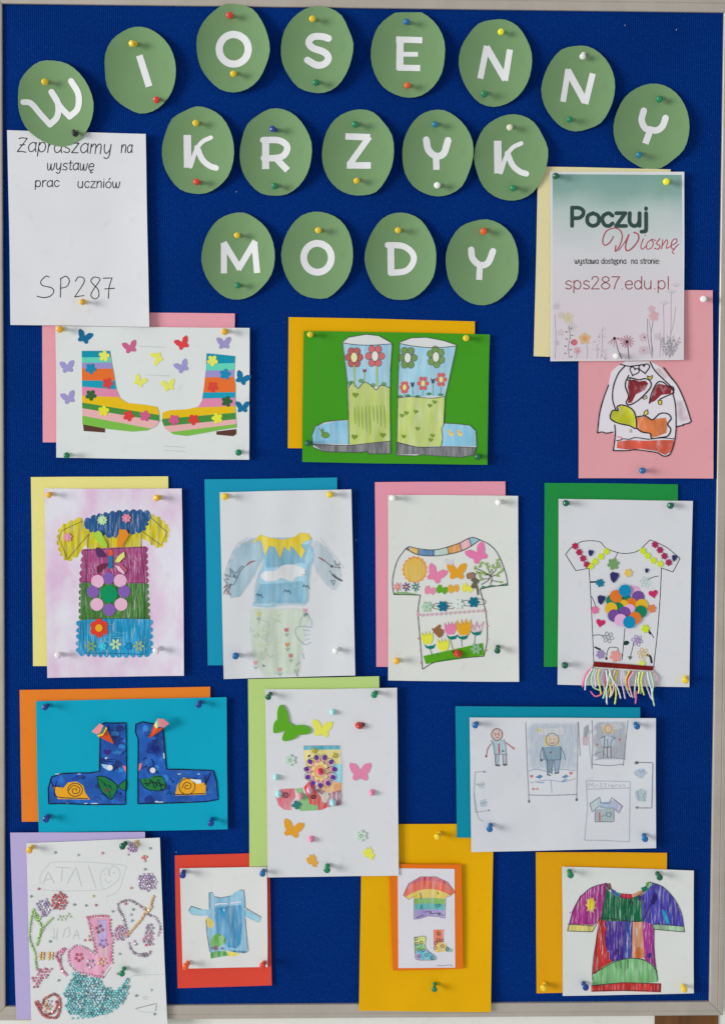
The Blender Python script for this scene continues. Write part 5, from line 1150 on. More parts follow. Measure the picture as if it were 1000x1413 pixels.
for x, y, c, m_ in ((436,1123,(246,158,66),.5),(776,1080,(218,224,84),.35)):
    s.slab('paper_rose', place([(-9,-1),(-5,-4),(-4,-8),(-1,-6),(1,-10),(3,-6),(6,-5),(5,-1),(9,1),(9,5),(6,4),(8,9),(2,9),(0,5),(-3,7),(-6,4)], *t(x,y), m_*.3, .95), paper_mat(c, 'cut_paper'), s.e, .0003, .0006, 9)

# ================================================================== pencil sheet with figures
t = T(620, 960, 3.333)
s = picture('fig', [(647.6,991),(904.7,992),(905,1171.5),(650,1177)], (203,205,209), 6.4, 'white sheet with pale pencil drawings of children, banners and small shirts', lift=(.9,2.2,.5,1.6), wav=1.2, extra=lambda x, y: .22*math.sin(x*.05+y*.07)+.14*math.sin(y*.12-x*.03))
bp_ = (203,205,209); K = (128,130,138)
D = Draw(s)
D.poly(t([(355,125),(590,125),(590,350),(500,345),(400,350),(358,350)]), (190,202,214), feather=True, alpha=.8); D.poly(t([(660,120),(815,120),(812,300),(662,300)]), (170,175,184), feather=True, alpha=.85)
D.poly(t([(400,150),(530,145),(530,190),(410,190)]), (210,212,214), feather=True); D.poly(t([(690,130),(790,125),(800,160),(700,165)]), (196,198,202), feather=True)
D.dot(*t(412,163), 2.6, (222,206,90)); D.poly(t([(190,210),(250,205),(260,265),(205,270)]), (176,198,206)); D.poly(t([(206,272),(232,272),(228,320),(210,320)]), (160,178,188)); D.poly(t([(243,272),(262,272),(262,318),(246,318)]), (180,186,192))
D.poly(t([(425,240),(510,236),(520,295),(430,300)]), (128,160,178)); D.poly(t([(445,300),(475,300),(470,360),(450,362)]), (116,142,158)); D.poly(t([(478,300),(508,300),(500,355),(484,358)]), (150,170,186))
D.poly(t([(440,190),(500,190),(505,230),(440,235)]), (222,204,176)); D.poly(t([(436,192),(448,190),(446,235),(436,238)]), (220,204,110)); D.poly(t([(496,190),(506,194),(506,236),(498,232)]), (220,204,110)); D.poly(t([(706,150),(716,140),(745,140),(754,165),(748,175),(712,175)]), (220,200,90)); D.poly(ell(*t(731,156), 4.4, 5), (228,190,180))
D.poly(t([(695,190),(760,190),(760,225),(745,240),(708,240),(696,225)]), (186,200,212)); D.poly(t([(708,240),(742,240),(742,290),(708,290)]), (196,198,202))
D.poly(t([(395,378),(415,366),(430,374),(415,386)]), (50,116,170)); D.poly(t([(515,378),(535,366),(550,374),(530,384)]), (50,116,170)); D.poly(t([(372,402),(440,398),(462,390),(430,408)]), (110,160,200), feather=True); D.poly(t([(505,400),(530,385),(548,385),(530,400)]), (110,160,200), feather=True)
D.poly(heart(*t(377,374), 2.6), (190,90,100)); D.poly(heart(*t(558,360), 2.6), (200,90,100)); D.poly(t([(380,425),(395,432),(408,425),(408,438),(395,434),(380,440)]), (196,120,110))
D.poly(t([(672,525),(755,520),(755,582),(668,582)]), (166,184,186)); D.poly(t([(690,492),(760,490),(756,522),(690,520)]), (166,190,212)); D.poly(t([(735,490),(760,480),(795,515),(778,540),(756,522)]), (180,184,210)); D.poly(t([(645,500),(690,470),(690,510),(660,540)]), (190,206,206))
D.poly(t([(684,540),(694,540),(694,582),(684,582)]), (196,110,110)); D.poly(t([(855,350),(870,340),(895,340),(912,362),(895,370),(890,385),(870,382),(858,370)]), (176,192,206)); D.poly(t([(852,445),(880,430),(905,440),(908,470),(898,492),(865,488),(855,470)]), (176,196,204)); D.poly(t([(140,485),(170,478),(172,512),(142,515)]), (180,196,204)); D.poly(t([(130,405),(160,400),(162,430),(134,430)]), (192,202,206))
D.poly(t([(615,150),(640,130),(645,170),(630,200),(612,195)]), (150,152,156), feather=True, alpha=.8); D.poly(t([(608,195),(640,190),(638,232),(610,234)]), (206,176,180), feather=True, alpha=.7)
D.poly(ell(*t(218,182), 7.5, 8), (226,190,180)); D.poly(ell(*t(472,208), 7.5, 7), (228,200,180))
D.C = [(c[0], c[1], c[2], c[3]*.8) for c in D.C]
D.out('pale_colouring', s.e, media_mat('pencil', 15, .35, bp_))
D = Draw(s, .0007); R_ = (170,90,84)
D.line(ring(*t(218,182), 7.6, 8.2, 14), (96,70,66), 1.2); D.lines([t([(206,175),(214,180),(208,186)]), t([(228,175),(222,180),(230,186)]), t([(212,195),(226,195)])], R_, 1)
D.lines([t([(190,225),(175,250),(168,285)]), t([(260,220),(280,235),(294,245)])], R_, 1.6); D.lines([t([(192,208),(205,235),(206,270)]), t([(250,205),(258,235),(260,272)]), t([(206,272),(260,272)]), t([(210,272),(212,322),(230,326)]), t([(244,272),(248,322),(264,322)]), t([(262,272),(262,318)])], (90,110,130), 1)
D.line(t([(226,226),(228,268)]), (170,80,70), 2); D.dot(*t(245,258), 1.8, (110,130,140)); D.line(t([(212,322),(230,324)]), (60,70,84), 1.8); D.line(t([(247,320),(263,321)]), (60,70,84), 1.8); D.dot(*t(294,246), 1.8, (206,130,120)); D.dot(*t(168,282), 1.6, (150,70,70))
D.lines([t([(350,128),(356,300),(365,485)]), t([(590,125),(588,300),(584,480)]), t([(362,460),(450,462),(585,458)]), t([(592,126),(600,280)]), t([(655,118),(658,230),(654,338)]), t([(820,118),(808,230),(798,325)]), t([(655,318),(730,325),(800,318)])], K, 1.1)
D.dot(*t(365,490), 1.6, (80,82,88), 2); D.dot(*t(584,482), 1.8, (80,82,88), 2.2)
D.lines([t([(362,350),(400,342),(450,352),(500,342),(588,350)]), t([(370,404),(420,395),(465,392),(520,400),(580,385)]), t([(465,392),(470,450)])], (140,160,184), .9)
D.line(ring(*t(472,205), 9, 8.6, 14), (140,110,90), 1); D.lines([t([(460,202),(466,204)]), t([(478,202),(484,204)]), t([(462,218),(472,224),(484,216)])], (150,90,90), .9)
D.lines([t([(428,240),(418,270),(420,302)]), t([(510,238),(525,270),(532,298)]), t([(428,240),(445,300),(450,368)]), t([(512,240),(508,300),(500,360)]), t([(475,300),(470,365)]), t([(480,302),(486,358)]), t([(445,300),(510,298)])], (84,110,140), 1)
D.dot(*t(464,264), 1.4, (150,60,70)); D.dot(*t(422,300), 2, (90,100,110)); D.line(t([(450,366),(462,370)]), (60,80,100), 1.8); D.line(t([(484,362),(500,358)]), (60,80,100), 1.8)
D.line(ring(*t(730,156), 5, 5.5, 12), (180,120,90), .9); D.lines([t([(695,198),(712,192),(710,240),(708,290)]), t([(742,192),(762,198),(742,215),(742,290)]), t([(726,205),(728,238)]), t([(708,240),(742,240)]), t([(725,242),(726,290)])], (70,80,100), 1)
D.dot(*t(678,228), 2, (196,130,140)); D.dot(*t(782,205), 1.8, (196,120,130)); D.lines([t([(665,300),(730,288),(810,295)]), t([(655,282),(700,262),(730,292)])], (130,140,160), .8)
D.lines([t([(628,395),(830,398),(826,675)]), t([(628,395),(634,520),(620,668)]), t([(620,668),(720,670),(826,676)]), t([(630,434),(826,428)])], (158,160,166), .9, smooth=False)
# faint pencil heading and the shirt under it
for q in ([(636,425),(640,405),(650,418),(658,404),(662,425)],[(668,422),(676,412),(682,422)],[(690,408),(702,408),(690,424),(704,424)],[(708,408),(720,408),(710,424),(722,424)],[(730,424),(730,412),(740,414),(742,424)],[(748,412),(748,430),(756,418),(748,414)],[(762,424),(764,412),(772,414)],[(778,412),(782,424),(790,412)],[(796,420),(800,412),(806,422)]): D.line(t(q), (168,170,176), .8, smooth=False)
D.lines([t([(645,500),(690,470),(695,498),(735,498),(745,472),(795,512)]), t([(795,512),(778,545),(756,522),(756,584),(668,584),(670,524),(655,540),(645,500)])], (100,106,116), 1, smooth=False); D.line(t([(670,524),(690,514),(720,520),(756,520)]), (120,130,140), .8)
D.line(ring(*t(732,550), 3.4, 3, 10), (110,140,140), 1); D.line(t([(700,560),(715,552),(728,560)]), (120,150,140), .9)
D.lines([t([(860,310),(935,312),(930,520),(862,520)])], (96,98,104), 1.1, smooth=False); D.dot(*t(860,312), 3, (84,84,90), 2.2); D.dot(*t(862,518), 2.4, (130,130,136), 1.8)
D.lines([t([(120,355),(160,352)]), t([(118,355),(112,450),(120,540)]), t([(120,540),(180,532)]), t([(140,500),(172,495)]), t([(118,410),(140,415),(160,410)])], (156,158,164), 1); D.dot(*t(160,354), 1.6, (140,142,150)); D.dot(*t(180,532), 1.4, (140,142,150))
D.lines([t([(868,345),(880,355),(895,345)]), t([(855,350),(850,360),(862,372)]), t([(865,440),(870,480)]), t([(905,450),(890,462),(900,490)]), t([(112,450),(130,560),(155,582)])], (140,150,160), .8)
D.line(t([(655,340),(640,200),(655,160)]), (150,152,158), .8)
D.C = [(c[0], c[1], c[2], c[3]*.66) for c in D.C]
D.out('pencil_lines', s.e, media_mat('ink', base=bp_))

# ================================================================== rhinestone picture
t = T(0, 1140, 4.1667)
s = picture('atm', [(36.2,1164.5),(220.5,1157),(231.5,1424),(43.6,1428)], (206,208,206), 7.8, 'white sheet with a boot, flowers and butterfly made of small rhinestones, hanging over the frame', lift=(.6,1.8,.3,.4), wav=.5)
bp_ = (206,208,206); K = (160,162,164)
D = Draw(s)
D.poly(t([(505,535),(625,530),(640,620),(645,720),(640,790),(590,870),(520,868),(430,820),(390,760),(395,715),(440,692),(490,710),(540,745),(548,680),(535,600)]), (224,146,178)); D.poly(t([(560,545),(612,540),(618,620),(610,690),(560,700)]), (176,156,204), feather=True); D.poly(t([(560,700),(620,690),(620,760),(570,760)]), (236,180,190), feather=True, alpha=.8)
D.out('pink_boot_colouring', s.e, media_mat('wash', 30, .35, bp_))
D = Draw(s, .0007)
D.lines([t([(245,340),(275,265),(312,335)]), t([(255,318),(295,305)]), t([(320,240),(400,245)]), t([(358,245),(352,325)]), t([(385,335),(435,240),(470,355)]), t([(508,235),(552,365)])], K, .8, smooth=False)
D.lines([t([(230,335),(230,290),(270,235),(310,212),(500,212),(660,225),(722,235),(715,270),(695,340),(670,385),(610,412)]), t([(240,372),(400,378),(600,372)]), t([(580,350),(575,290),(595,255),(620,250),(628,295)]), t([(628,290),(625,265),(650,235),(685,260),(680,310),(620,360),(575,360)]), t([(600,305),(615,330),(640,320)])], (178,180,180), .7)
D.dot(*t(600,280), .8, K); D.dot(*t(652,272), .8, K)
D.lines([t([(308,590),(312,655)]), t([(330,590),(325,660)]), t([(360,650),(372,600),(395,585),(402,630),(380,645)]), t([(420,655),(440,600),(455,655)]), t([(425,635),(450,632)]), t([(300,640),(312,655)])], K, .8, smooth=False)
D.line(t([(780,1055),(830,1042),(900,1025),(895,1065)]), (90,92,96), 1.1, smooth=False); D.line(t([(780,1055),(820,1075),(880,1075),(895,1062)]), (180,182,182), .7); D.line(ring(*t(836,993), 3, 1.9, 10), (170,172,172), .9)
D.line(t([(745,890),(770,865),(950,858)]), (180,184,182), .7); D.line(t([(640,815),(590,885)]), (120,90,100), .9)
D.C = [(c[0], c[1], c[2], c[3]*.48) for c in D.C]
D.out('pencil_lines', s.e, media_mat('ink', base=bp_))
GEM = attr_mat('rhinestone_facets', .16, coat=.5, metal=.15)
def gems(name, pts, cols, r0=1.65, seed=1):
    r0 *= 1.16
    rr = random.Random(seed); V = []; Fc = []; Cc = []
    for (x, y) in pts:
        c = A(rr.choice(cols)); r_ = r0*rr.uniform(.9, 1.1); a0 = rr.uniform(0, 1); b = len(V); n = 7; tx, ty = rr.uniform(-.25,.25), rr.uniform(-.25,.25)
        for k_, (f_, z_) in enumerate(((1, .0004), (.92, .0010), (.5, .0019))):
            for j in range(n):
                a = a0+2*math.pi*j/n; V.append(s.pt(x+r_*f_*math.cos(a)+tx*(k_ > 1), y+r_*f_*math.sin(a)+ty*(k_ > 1), z_)); q = rr.uniform(.7, 1.5)*(.42, .75, 1.35)[k_]; w_ = .30*rr.random()**3*(k_ == 2)+.02; g_ = sum(c)/3; Cc.append(tuple(min(.95, (v_*.8+g_*.2)*q+w_) for v_ in c))  # shading painted into the gem colours: dark rims, bright tops, random white highlights
        for k_ in range(2):
            for j in range(n): Fc.append((b+k_*n+j, b+(k_+1)*n+j, b+(k_+1)*n+(j+1) % n, b+k_*n+(j+1) % n))
        Fc.append(tuple(b+2*n+j for j in reversed(range(n))))
    return prop(link(name, V, Fc, GEM, s.e, cols=Cc), kind='stuff')
def along(pts, d=3.5, jit=.3, seed=1, closed=False):
    rr = random.Random(seed); p = catmull(t(pts), closed, 6); 
    if closed: p.append(p[0])
    out = [p[0]]; acc = 0
    for i in range(1, len(p)):
        a, b = Vector(p[i-1]), Vector(p[i]); L = (b-a).length
        while acc+L >= d:
            q = (d-acc)/L; a = a.lerp(b, q); L = (b-a).length; acc = 0; out.append((a.x+rr.uniform(-jit,jit), a.y+rr.uniform(-jit,jit)))
            if L < 1e-6: break
        acc += L
    return out
def fill(pts, d=3.7, jit=.5, seed=1):
    rr = random.Random(seed); p = t(pts); out = []; y = min(q[1] for q in p); j = 0
    def ins(x, y):
        c = False
        for i in range(len(p)):
            x1, y1 = p[i]; x2, y2 = p[(i+1) % len(p)]
            if (y1 > y) != (y2 > y) and x < (x2-x1)*(y-y1)/(y2-y1)+x1: c = not c
        return c
    while y < max(q[1] for q in p):
        x = min(q[0] for q in p)+(d/2 if j % 2 else 0)
        while x < max(q[0] for q in p):
            X, Y = x+rr.uniform(-jit,jit), y+rr.uniform(-jit,jit)
            if ins(X, Y): out.append((X, Y))
            x += d
        y += d*.87; j += 1
    return out
def rosette(x, y, r_, n=5): px, py = t(x,y); return [(px+r_*math.cos(2*math.pi*i/n+.3), py+r_*math.sin(2*math.pi*i/n+.3)) for i in range(n)]
teal = ((24,140,146),(60,168,172),(14,116,124),(96,190,194)); lil = ((160,140,176),(186,170,196),(130,108,150)); red_ = ((168,34,50),(140,24,40),(190,50,62)); pnk = ((206,70,110),(224,110,140),(186,50,96)); ong = ((222,150,50),(200,120,30),(236,176,80)); grn = ((130,180,60),(96,160,44),(150,196,90)); brn = ((142,36,32),(120,26,30),(170,60,50)); sil = ((150,130,146),(176,150,166),(120,104,122)); mag = ((190,60,110),(150,40,90),(214,110,150))
gems('rhinestone_heel', fill([(420,840),(500,870),(570,880),(600,930),(660,945),(700,925),(735,880),(742,920),(730,980),(700,1030),(640,1075),(560,1095),(470,1105),(400,1085),(370,1050),(390,1010),(360,960),(400,905)], 3.95, .7), teal, 1.75)
gems('rhinestone_sparkle', fill([(500,890),(550,890),(600,950),(605,1010),(540,1030),(490,990)], 4.4, seed=5)+fill([(430,1000),(470,995),(480,1060),(430,1070)], 5)+fill([(380,930),(425,925),(430,965),(390,975)], 4.4), ((170,176,206),(206,206,216),(150,150,190)), 1.6, 4)
gems('rhinestone_edging', along([(415,1112),(445,1110),(480,1108),(510,1104),(545,1098),(590,1085)], 7, .3), teal, 1.5)
gems('rhinestone_outline', along([(500,530),(560,522),(620,524)], 3.6)+along([(505,545),(520,600),(530,650),(545,700),(550,740)], 4.2)+along([(632,545),(632,600),(645,650),(642,700),(640,760),(645,795)], 4.6), pnk, 1.7, 2)
gems('rhinestone_outline', along([(395,720),(440,692),(500,712),(545,748)], 4.0)+along([(392,730),(395,790),(430,835),(500,858),(560,870),(600,875)], 4.0), ((226,130,160),(206,100,136),(236,160,176)), 1.5, 3)
gems('rhinestone_flower', rosette(452,760,4.6), red_, 1.9); gems('rhinestone_flower', rosette(518,797,4.8), lil, 1.9); gems('rhinestone_flower', rosette(588,788,4.8)+[t(588,788)], ong, 1.7); gems('rhinestone_flower', rosette(570,597,4.4,4), brn, 2.0); gems('rhinestone_flower', rosette(592,680,4.8), ((130,100,160),(110,90,140)), 1.8)
gems('rhinestone_flower_head', fill([(300,420),(320,390),(350,385),(385,405),(392,440),(370,480),(340,492),(300,495),(290,460)], 4.3, .7), red_, 1.7)
gems('rhinestone_flower_head', fill([(210,450),(230,430),(275,425),(290,450),(290,500),(270,530),(230,510),(210,480)], 4.3, .7), lil, 1.7)
gems('rhinestone_leaves', along([(190,485),(175,560),(168,640),(185,700),(200,740),(205,800),(212,830)], 3.2)+along([(195,490),(215,545),(235,580),(225,630),(208,700)], 3.2)+along([(300,535),(265,570),(235,620),(210,690)], 3.2)+fill([(200,500),(235,530),(228,560),(200,545)], 3.8), grn, 1.5)
gems('rhinestone_leaves', fill([(320,510),(370,515),(400,490),(420,510),(400,540),(350,565),(320,545)], 5.0, .8), ((160,190,120),(130,170,100),(186,206,160)), 1.5, 6)
gems('rhinestone_petals', fill([(215,820),(290,812),(298,850),(270,870),(240,900),(215,940),(190,930),(185,880),(205,860)], 4.6, .7), mag, 1.6)
gems('rhinestone_butterfly', [p for x in (231,248,280,299) for y in (737,752,768) for p in [t(x+((y*7)%5-2),y)]], ong, 1.9)
gems('rhinestone_bow', along([(330,770),(325,740),(350,720),(375,710),(350,745),(345,790),(355,830),(380,862)], 3.3), mag, 1.7)
gems('rhinestone_bow', along([(345,790),(322,755),(340,722)], 3.3), mag, 1.6)
gems('rhinestone_shell', along([(205,1020),(225,1060),(250,1095),(290,1108),(325,1105),(340,1075),(345,1030),(335,990),(310,972),(280,985),(255,1000),(245,1030)], 3.2)+along([(262,1090),(300,1080),(325,1050),(325,1010)], 3.4)+along([(215,1015),(240,1060)], 3.4), brn, 1.9)
gems('rhinestone_shell_centre', fill([(265,1005),(300,1000),(300,1050),(255,1075),(250,1045)], 4), ((222,150,60),(176,140,170),(200,120,60)), 1.5)
gems('rhinestone_snowball', fill([(788,325),(800,290),(840,270),(885,278),(905,320),(890,365),(845,380),(805,365)], 3.7, .6), ((160,136,170),(190,170,196),(126,100,140)), 1.7)
gems('rhinestone_wing', along([(835,490),(790,455),(740,432),(690,445),(675,470),(700,515),(715,560),(725,600)], 3.9)+along([(850,512),(895,535),(920,590),(905,640)], 4.2), sil, 1.7)
gems('rhinestone_wing', fill([(660,580),(690,565),(730,590),(745,620),(725,660),(680,665),(655,640)], 4.2, .7), ((190,110,150),(160,130,170),(150,90,130)), 1.7, 8)
gems('rhinestone_wing', along([(740,680),(755,720),(800,750),(850,748),(870,715)], 3.8)+along([(790,745),(850,738)], 3.8)+fill([(760,650),(790,655),(790,690),(765,690)], 5), sil, 1.7)
gems('rhinestone_wing', fill([(820,640),(850,560),(880,565),(880,650),(885,690),(850,700),(820,680)], 4.4, .7), ((186,70,120),(150,120,150),(206,110,150),(130,110,140)), 1.7, 9)
gems('rhinestone_body', along([(835,500),(810,545),(770,590),(725,645)], 3.0)+along([(870,470),(845,500),(828,470)], 3.2)+along([(882,410),(870,450),(865,480)], 3.4), ((206,136,50),(186,120,40),(196,150,80)), 1.7)
gems('rhinestone_bee', fill([(730,115),(770,95),(790,120),(780,155),(755,155),(735,140)], 3.7), ((140,100,150),(166,130,176)), 1.7); gems('rhinestone_bee', fill([(770,85),(795,80),(810,100),(790,125)], 3.6), ong, 1.6)
gems('scattered_rhinestone', [t(*p) for p in ((316,157),(447,171),(862,133),(735,169),(833,253),(178,410),(427,457),(494,462),(287,669),(336,893),(647,496),(687,741),(867,948),(783,981),(888,1087),(765,485),(752,515),(756,549),(540,722))], ((110,120,124),(150,160,164),(96,130,136)), 1.6)
gems('scattered_rhinestone', [t(*p) for p in ((588,160),(222,366),(752,361),(551,460),(585,845),(674,855),(820,186),(830,190),(840,182),(832,205),(487,662),(510,640),(515,660),(722,452))], ((196,80,100),(170,60,80),(206,120,110)), 1.7)
gems('scattered_rhinestone', [t(*p) for p in ((535,408),(827,178))], ong, 1.6)

# ================================================================== small square sheet with blue tunic
t = T(230, 1160, 5.882)
s = picture('square', [(248,1199.4),(368,1197.4),(369,1335.6),(251.8,1338)], (208,209,206), 3.4, 'small white square sheet with a light blue tunic, green tree and yellow sun', lift=(1.2,1.6,.6,1.2), wav=.9, extra=lambda x, y: .3*math.exp(-abs((x-248)+(y-1300)*.6+60)/14)+.2*math.sin((x+y)*.07))
bp_ = (208,209,206)
D = Draw(s)
D.poly(t([(345,430),(372,425),(390,460),(440,472),(520,455),(555,425),(590,408),(622,410),(634,540),(638,640),(655,905),(640,915),(500,900),(420,905),(350,915),(330,760),(320,650),(345,600)]), (118,178,206))
D.poly(t([(172,582),(200,532),(280,562),(372,567),(370,612),(270,622),(200,612)]), (132,188,210), feather=True); D.poly(t([(620,540),(690,585),(765,622),(782,655),(740,680),(690,655),(625,622)]), (136,192,212), feather=True)
D.poly(t([(385,540),(610,525),(615,700),(600,880),(500,880),(400,780),(385,650)]), (20,140,190), feather=True); D.poly(t([(480,540),(560,540),(590,700),(580,890),(540,880),(500,700)]), (24,132,178), feather=True, alpha=.9)
D.poly(t([(315,640),(345,632),(370,655),(382,690),(365,720),(330,705)]), (222,190,60)); D.poly(t([(356,860),(360,810),(400,765),(430,765),(470,790),(478,830),(440,860),(380,868)]), (88,162,60), smooth=True); D.poly(t([(355,915),(400,905),(480,905),(498,940),(440,950),(358,965)]), (48,146,30)); D.poly(t([(495,905),(600,925),(560,945),(498,948)]), (216,206,84)); D.poly(t([(500,900),(600,900),(662,910),(630,922),(560,915)]), (20,108,140))
D.poly(t([(385,870),(400,855),(415,865),(415,895),(392,905)]), (126,64,46))
D.out('watercolour', s.e, media_mat('wash', 0, .4, bp_))
D = Draw(s, .0008); K = (84,100,110)
D.lines([t([(345,560),(343,430),(372,427)]), t([(390,462),(440,472),(520,455)]), t([(590,408),(625,408),(636,520),(634,550)]), t([(634,550),(700,590),(770,630)]), t([(636,640),(642,720),(662,905)]), t([(318,650),(325,760),(350,910)]), t([(178,575),(195,540),(280,565)])], K, .7, smooth=False)
D.lines([t([(395,525),(430,520),(490,518)]), t([(520,515),(560,508),(605,505)])], (206,208,222), 1.8); D.dot(*t(465,570), 1, (190,214,222), 1.6)
for x in (360,372,385,440,452): D.line(t([(x,870+(x%7)),(x+6,890)]), (120,84,80), 1)
D.lines([t([(460,830),(470,815),(476,800)]), t([(430,780),(425,765)])], (70,110,60), .8)
D.out('pencil_lines', s.e, media_mat('ink', base=bp_))
V_ = None

# ================================================================== rainbow shirt and socks mounted on orange
t = T(480, 1130, 4.545)
s = picture('rain', [(537,1193),(636.5,1194),(638.8,1338),(542,1340.5)], (232,108,22), 6.4, 'white sheet with a rainbow shirt and two socks mounted on orange card', lift=(.2,.4,.2,.2), wav=.3, name='mounted_drawing', extra=lambda x, y: 2.2*max(0, min(1, (y-1240)/130)))
s.slab('white_inset', [(548.5,1199.3),(627,1200.2),(628,1336.5),(549.5,1337.2)], paper_mat((208,206,212), 'drawing_paper'), s.e, .0003, .0004, 9)
bp_ = (208,206,212)
D = Draw(s, .0008)
sh_ = [(455,368),(550,368),(625,402),(672,465),(635,492),(612,498),(608,630),(560,618),(500,615),(450,632),(413,636),(414,490),(385,512),(345,485),(380,410)]
rb = [(0,385,385,(196,72,76)),(385,455,460,(226,94,56)),(455,505,520,(230,196,78)),(505,545,560,(116,172,92)),(545,590,595,(84,176,166)),(575,690,690,(164,148,192))]
def arch(yc): return [(x, yc+ (abs(x-508)/165)**2*62) for x in range(330, 690, 24)]
tops = [340, 392, 445, 500, 535, 572, 700]
for i, c in enumerate(((190,58,74),(224,84,42),(230,190,62),(118,174,78),(66,170,166),(156,138,196))):
    pl = sh_
    for q in range(14):
        x0, x1 = 330+q*26, 330+(q+1)*26
        fcol = clip(clip(sh_, lambda p: p[0]-x0), lambda p: x1-p[0])
        yy = lambda x, T_: T_ + (abs(x-508)/165)**2*(62 if T_ < 480 else 22)
        if len(fcol) < 3: continue
        pc = band(fcol, ((x0, yy(x0, tops[i])), (x1, yy(x1, tops[i]))), ((x0, yy(x0, tops[i+1])), (x1, yy(x1, tops[i+1]))))
        if len(pc) > 2 and abs(sum(pc[k][0]*pc[(k+1) % len(pc)][1]-pc[(k+1) % len(pc)][0]*pc[k][1] for k in range(len(pc)))) > 4: 
            D._z = (lambda pts, pad=0: .0008); D.poly(t(pc), c)
            del D._z
D.poly(t([(535,702),(602,698),(600,775),(630,810),(660,828),(650,842),(600,838),(560,842),(540,835)]), (226,110,60)); D.poly(t([(555,790),(600,775),(630,812),(610,838),(550,842),(538,820)]), (222,190,90)); D.poly(t([(610,800),(660,826),(650,842),(612,838)]), (140,180,170))
D.poly(t([(416,748),(485,744),(482,800),(500,835),(545,865),(550,888),(500,890),(430,888),(420,850)]), (196,206,90)); D.poly(t([(418,790),(482,788),(492,825),(440,835),(420,835)]), (120,180,110)); D.poly(t([(420,835),(495,825),(548,868),(548,890),(450,888),(422,870)]), (78,170,190)); D.poly(t([(420,845),(455,850),(462,888),(430,888)]), (164,150,196))
D.out('watercolour', s.e, media_mat('wash', 20, .4, bp_))
D = Draw(s, .0012); K = (70,60,70)
D.line(t(sh_), (120,90,80), .6, closed=True, smooth=False, alpha=.6)
for x, y in ((426,758),(432,790),(460,782),(442,826),(472,830),(492,860),(443,868),(528,878),(568,726),(563,766),(588,768),(548,785),(592,804),(622,822),(548,815)): D.line(ring(*t(x,y), 1.9, 2.1, 8), K, .7)
D.lines([t([(452,470),(458,500),(450,505)]), t([(560,462),(566,480)]), t([(460,545),(458,570)]), t([(545,550),(570,540),(575,552),(550,560)]), t([(480,590),(520,588),(515,600),(580,596),(565,606),(600,610)]), t([(430,625),(470,610)])], (70,90,80), .9)
D.line(t([(560,925),(590,928),(610,926),(640,922),(655,930)]), (150,148,160), .8)
D.line(t([(416,748),(485,744),(482,800),(500,835),(545,865),(550,888),(500,892),(430,888),(420,850)]), (120,120,90), .6, closed=True)
D.out('pen_marks', s.e, media_mat('ink', base=bp_))

# ================================================================== crayoned T-shirt in many colours
t = T(720, 1160, 3.571)
s = picture('rtee', [(775,1197),(957,1202.5),(957,1372),(776,1375.6)], (208,210,206), 3.2, 'white sheet with a crayoned T-shirt in green, purple, orange and red', lift=(.8,1.4,.5,.6), wav=.5)
bp_ = (208,210,206)
def cr_(nm, pts, c, ang, am=.8):
    D = Draw(s, .0004+.00003*(len(nm)%4)); mx_ = sum(p[0] for p in pts)/len(pts); my_ = sum(p[1] for p in pts)/len(pts)
    pts = [(x+4*(1 if x > mx_ else -1), y+4*(1 if y > my_ else -1)) for x, y in pts]
    D.poly(t(pts), c); D.out(nm, s.e, media_mat('crayon', ang, am, bp_))
cr_('pink_sleeve', [(412,215),(405,290),(385,380),(345,425),(235,415),(250,350),(290,280),(340,240)], (170,50,136), 40, .7)
cr_('blue_sleeve', [(640,215),(690,235),(745,290),(785,370),(795,425),(650,415),(600,395),(594,280)], (74,66,168), 60, .65)
cr_('green_yoke', [(408,232),(440,262),(520,292),(590,262),(596,402),(392,394)], (12,104,66), 5, .6)
cr_('red_side', [(385,385),(414,388),(410,520),(440,600),(400,640),(350,662),(370,480)], (196,44,40), 15)
cr_('purple_panel', [(412,384),(505,386),(505,585),(440,602),(412,520)], (76,44,146), 0, .7)
cr_('blue_panel', [(505,388),(542,390),(535,580),(505,588)], (62,76,170), 0, .8)
cr_('orange_panel', [(542,390),(595,392),(608,580),(535,578)], (232,150,110), 5, .9)
cr_('magenta_panel', [(595,392),(648,408),(648,520),(658,628),(608,590)], (160,50,140), 5, .7)
cr_('green_hill', [(350,692),(356,665),(400,632),(450,605),(520,586),(590,590),(640,618),(662,648),(668,698),(500,710),(350,716)], (122,184,122), 80, .5)
cr_('red_hem', [(345,722),(500,706),(682,712),(680,748),(500,742),(345,746)], (196,48,46), 88, .4)
cr_('sleeve_cuff', [(232,418),(350,424),(345,452),(225,447)], (214,202,110), 88, .5); cr_('sleeve_cuff', [(650,418),(795,430),(798,450),(650,440)], (156,196,156), 88, .6)
D = Draw(s, .0006)
for q, c in (([(415,215),(435,214),(442,240),(424,250),(414,232)],(120,84,80)),([(440,240),(462,252),(458,275),(440,262)],(90,90,170)),([(458,255),(485,264),(480,285),(458,275)],(40,140,170)),([(485,264),(545,268),(540,292),(485,286)],(186,44,70)),([(545,268),(590,248),(594,268),(545,285)],(226,150,110)),([(586,236),(620,225),(622,245),(594,262)],(30,130,80)),([(610,210),(642,208),(640,222),(622,240),(608,226)],(126,184,120))): D.poly(t(q), c)
sn = [(340+ (30 if i % 2 else 15)*math.cos(i*math.pi/9), 322+(48 if i % 2 else 30)*math.sin(i*math.pi/9)) for i in range(18)]
D.poly(t(sn), (226,190,130), alpha=.8); D.poly(ell(*t(340,318), 5.6, 8), (240,196,40)); D.poly(t([(690,345),(712,350),(725,385),(728,415),(708,412),(695,380)]), (20,150,196)); D.poly(t([(650,270),(662,268),(662,300),(645,322),(632,310),(640,285)]), (40,30,110), smooth=True); D.poly(ell(*t(628,571), 3.6), (70,40,130))
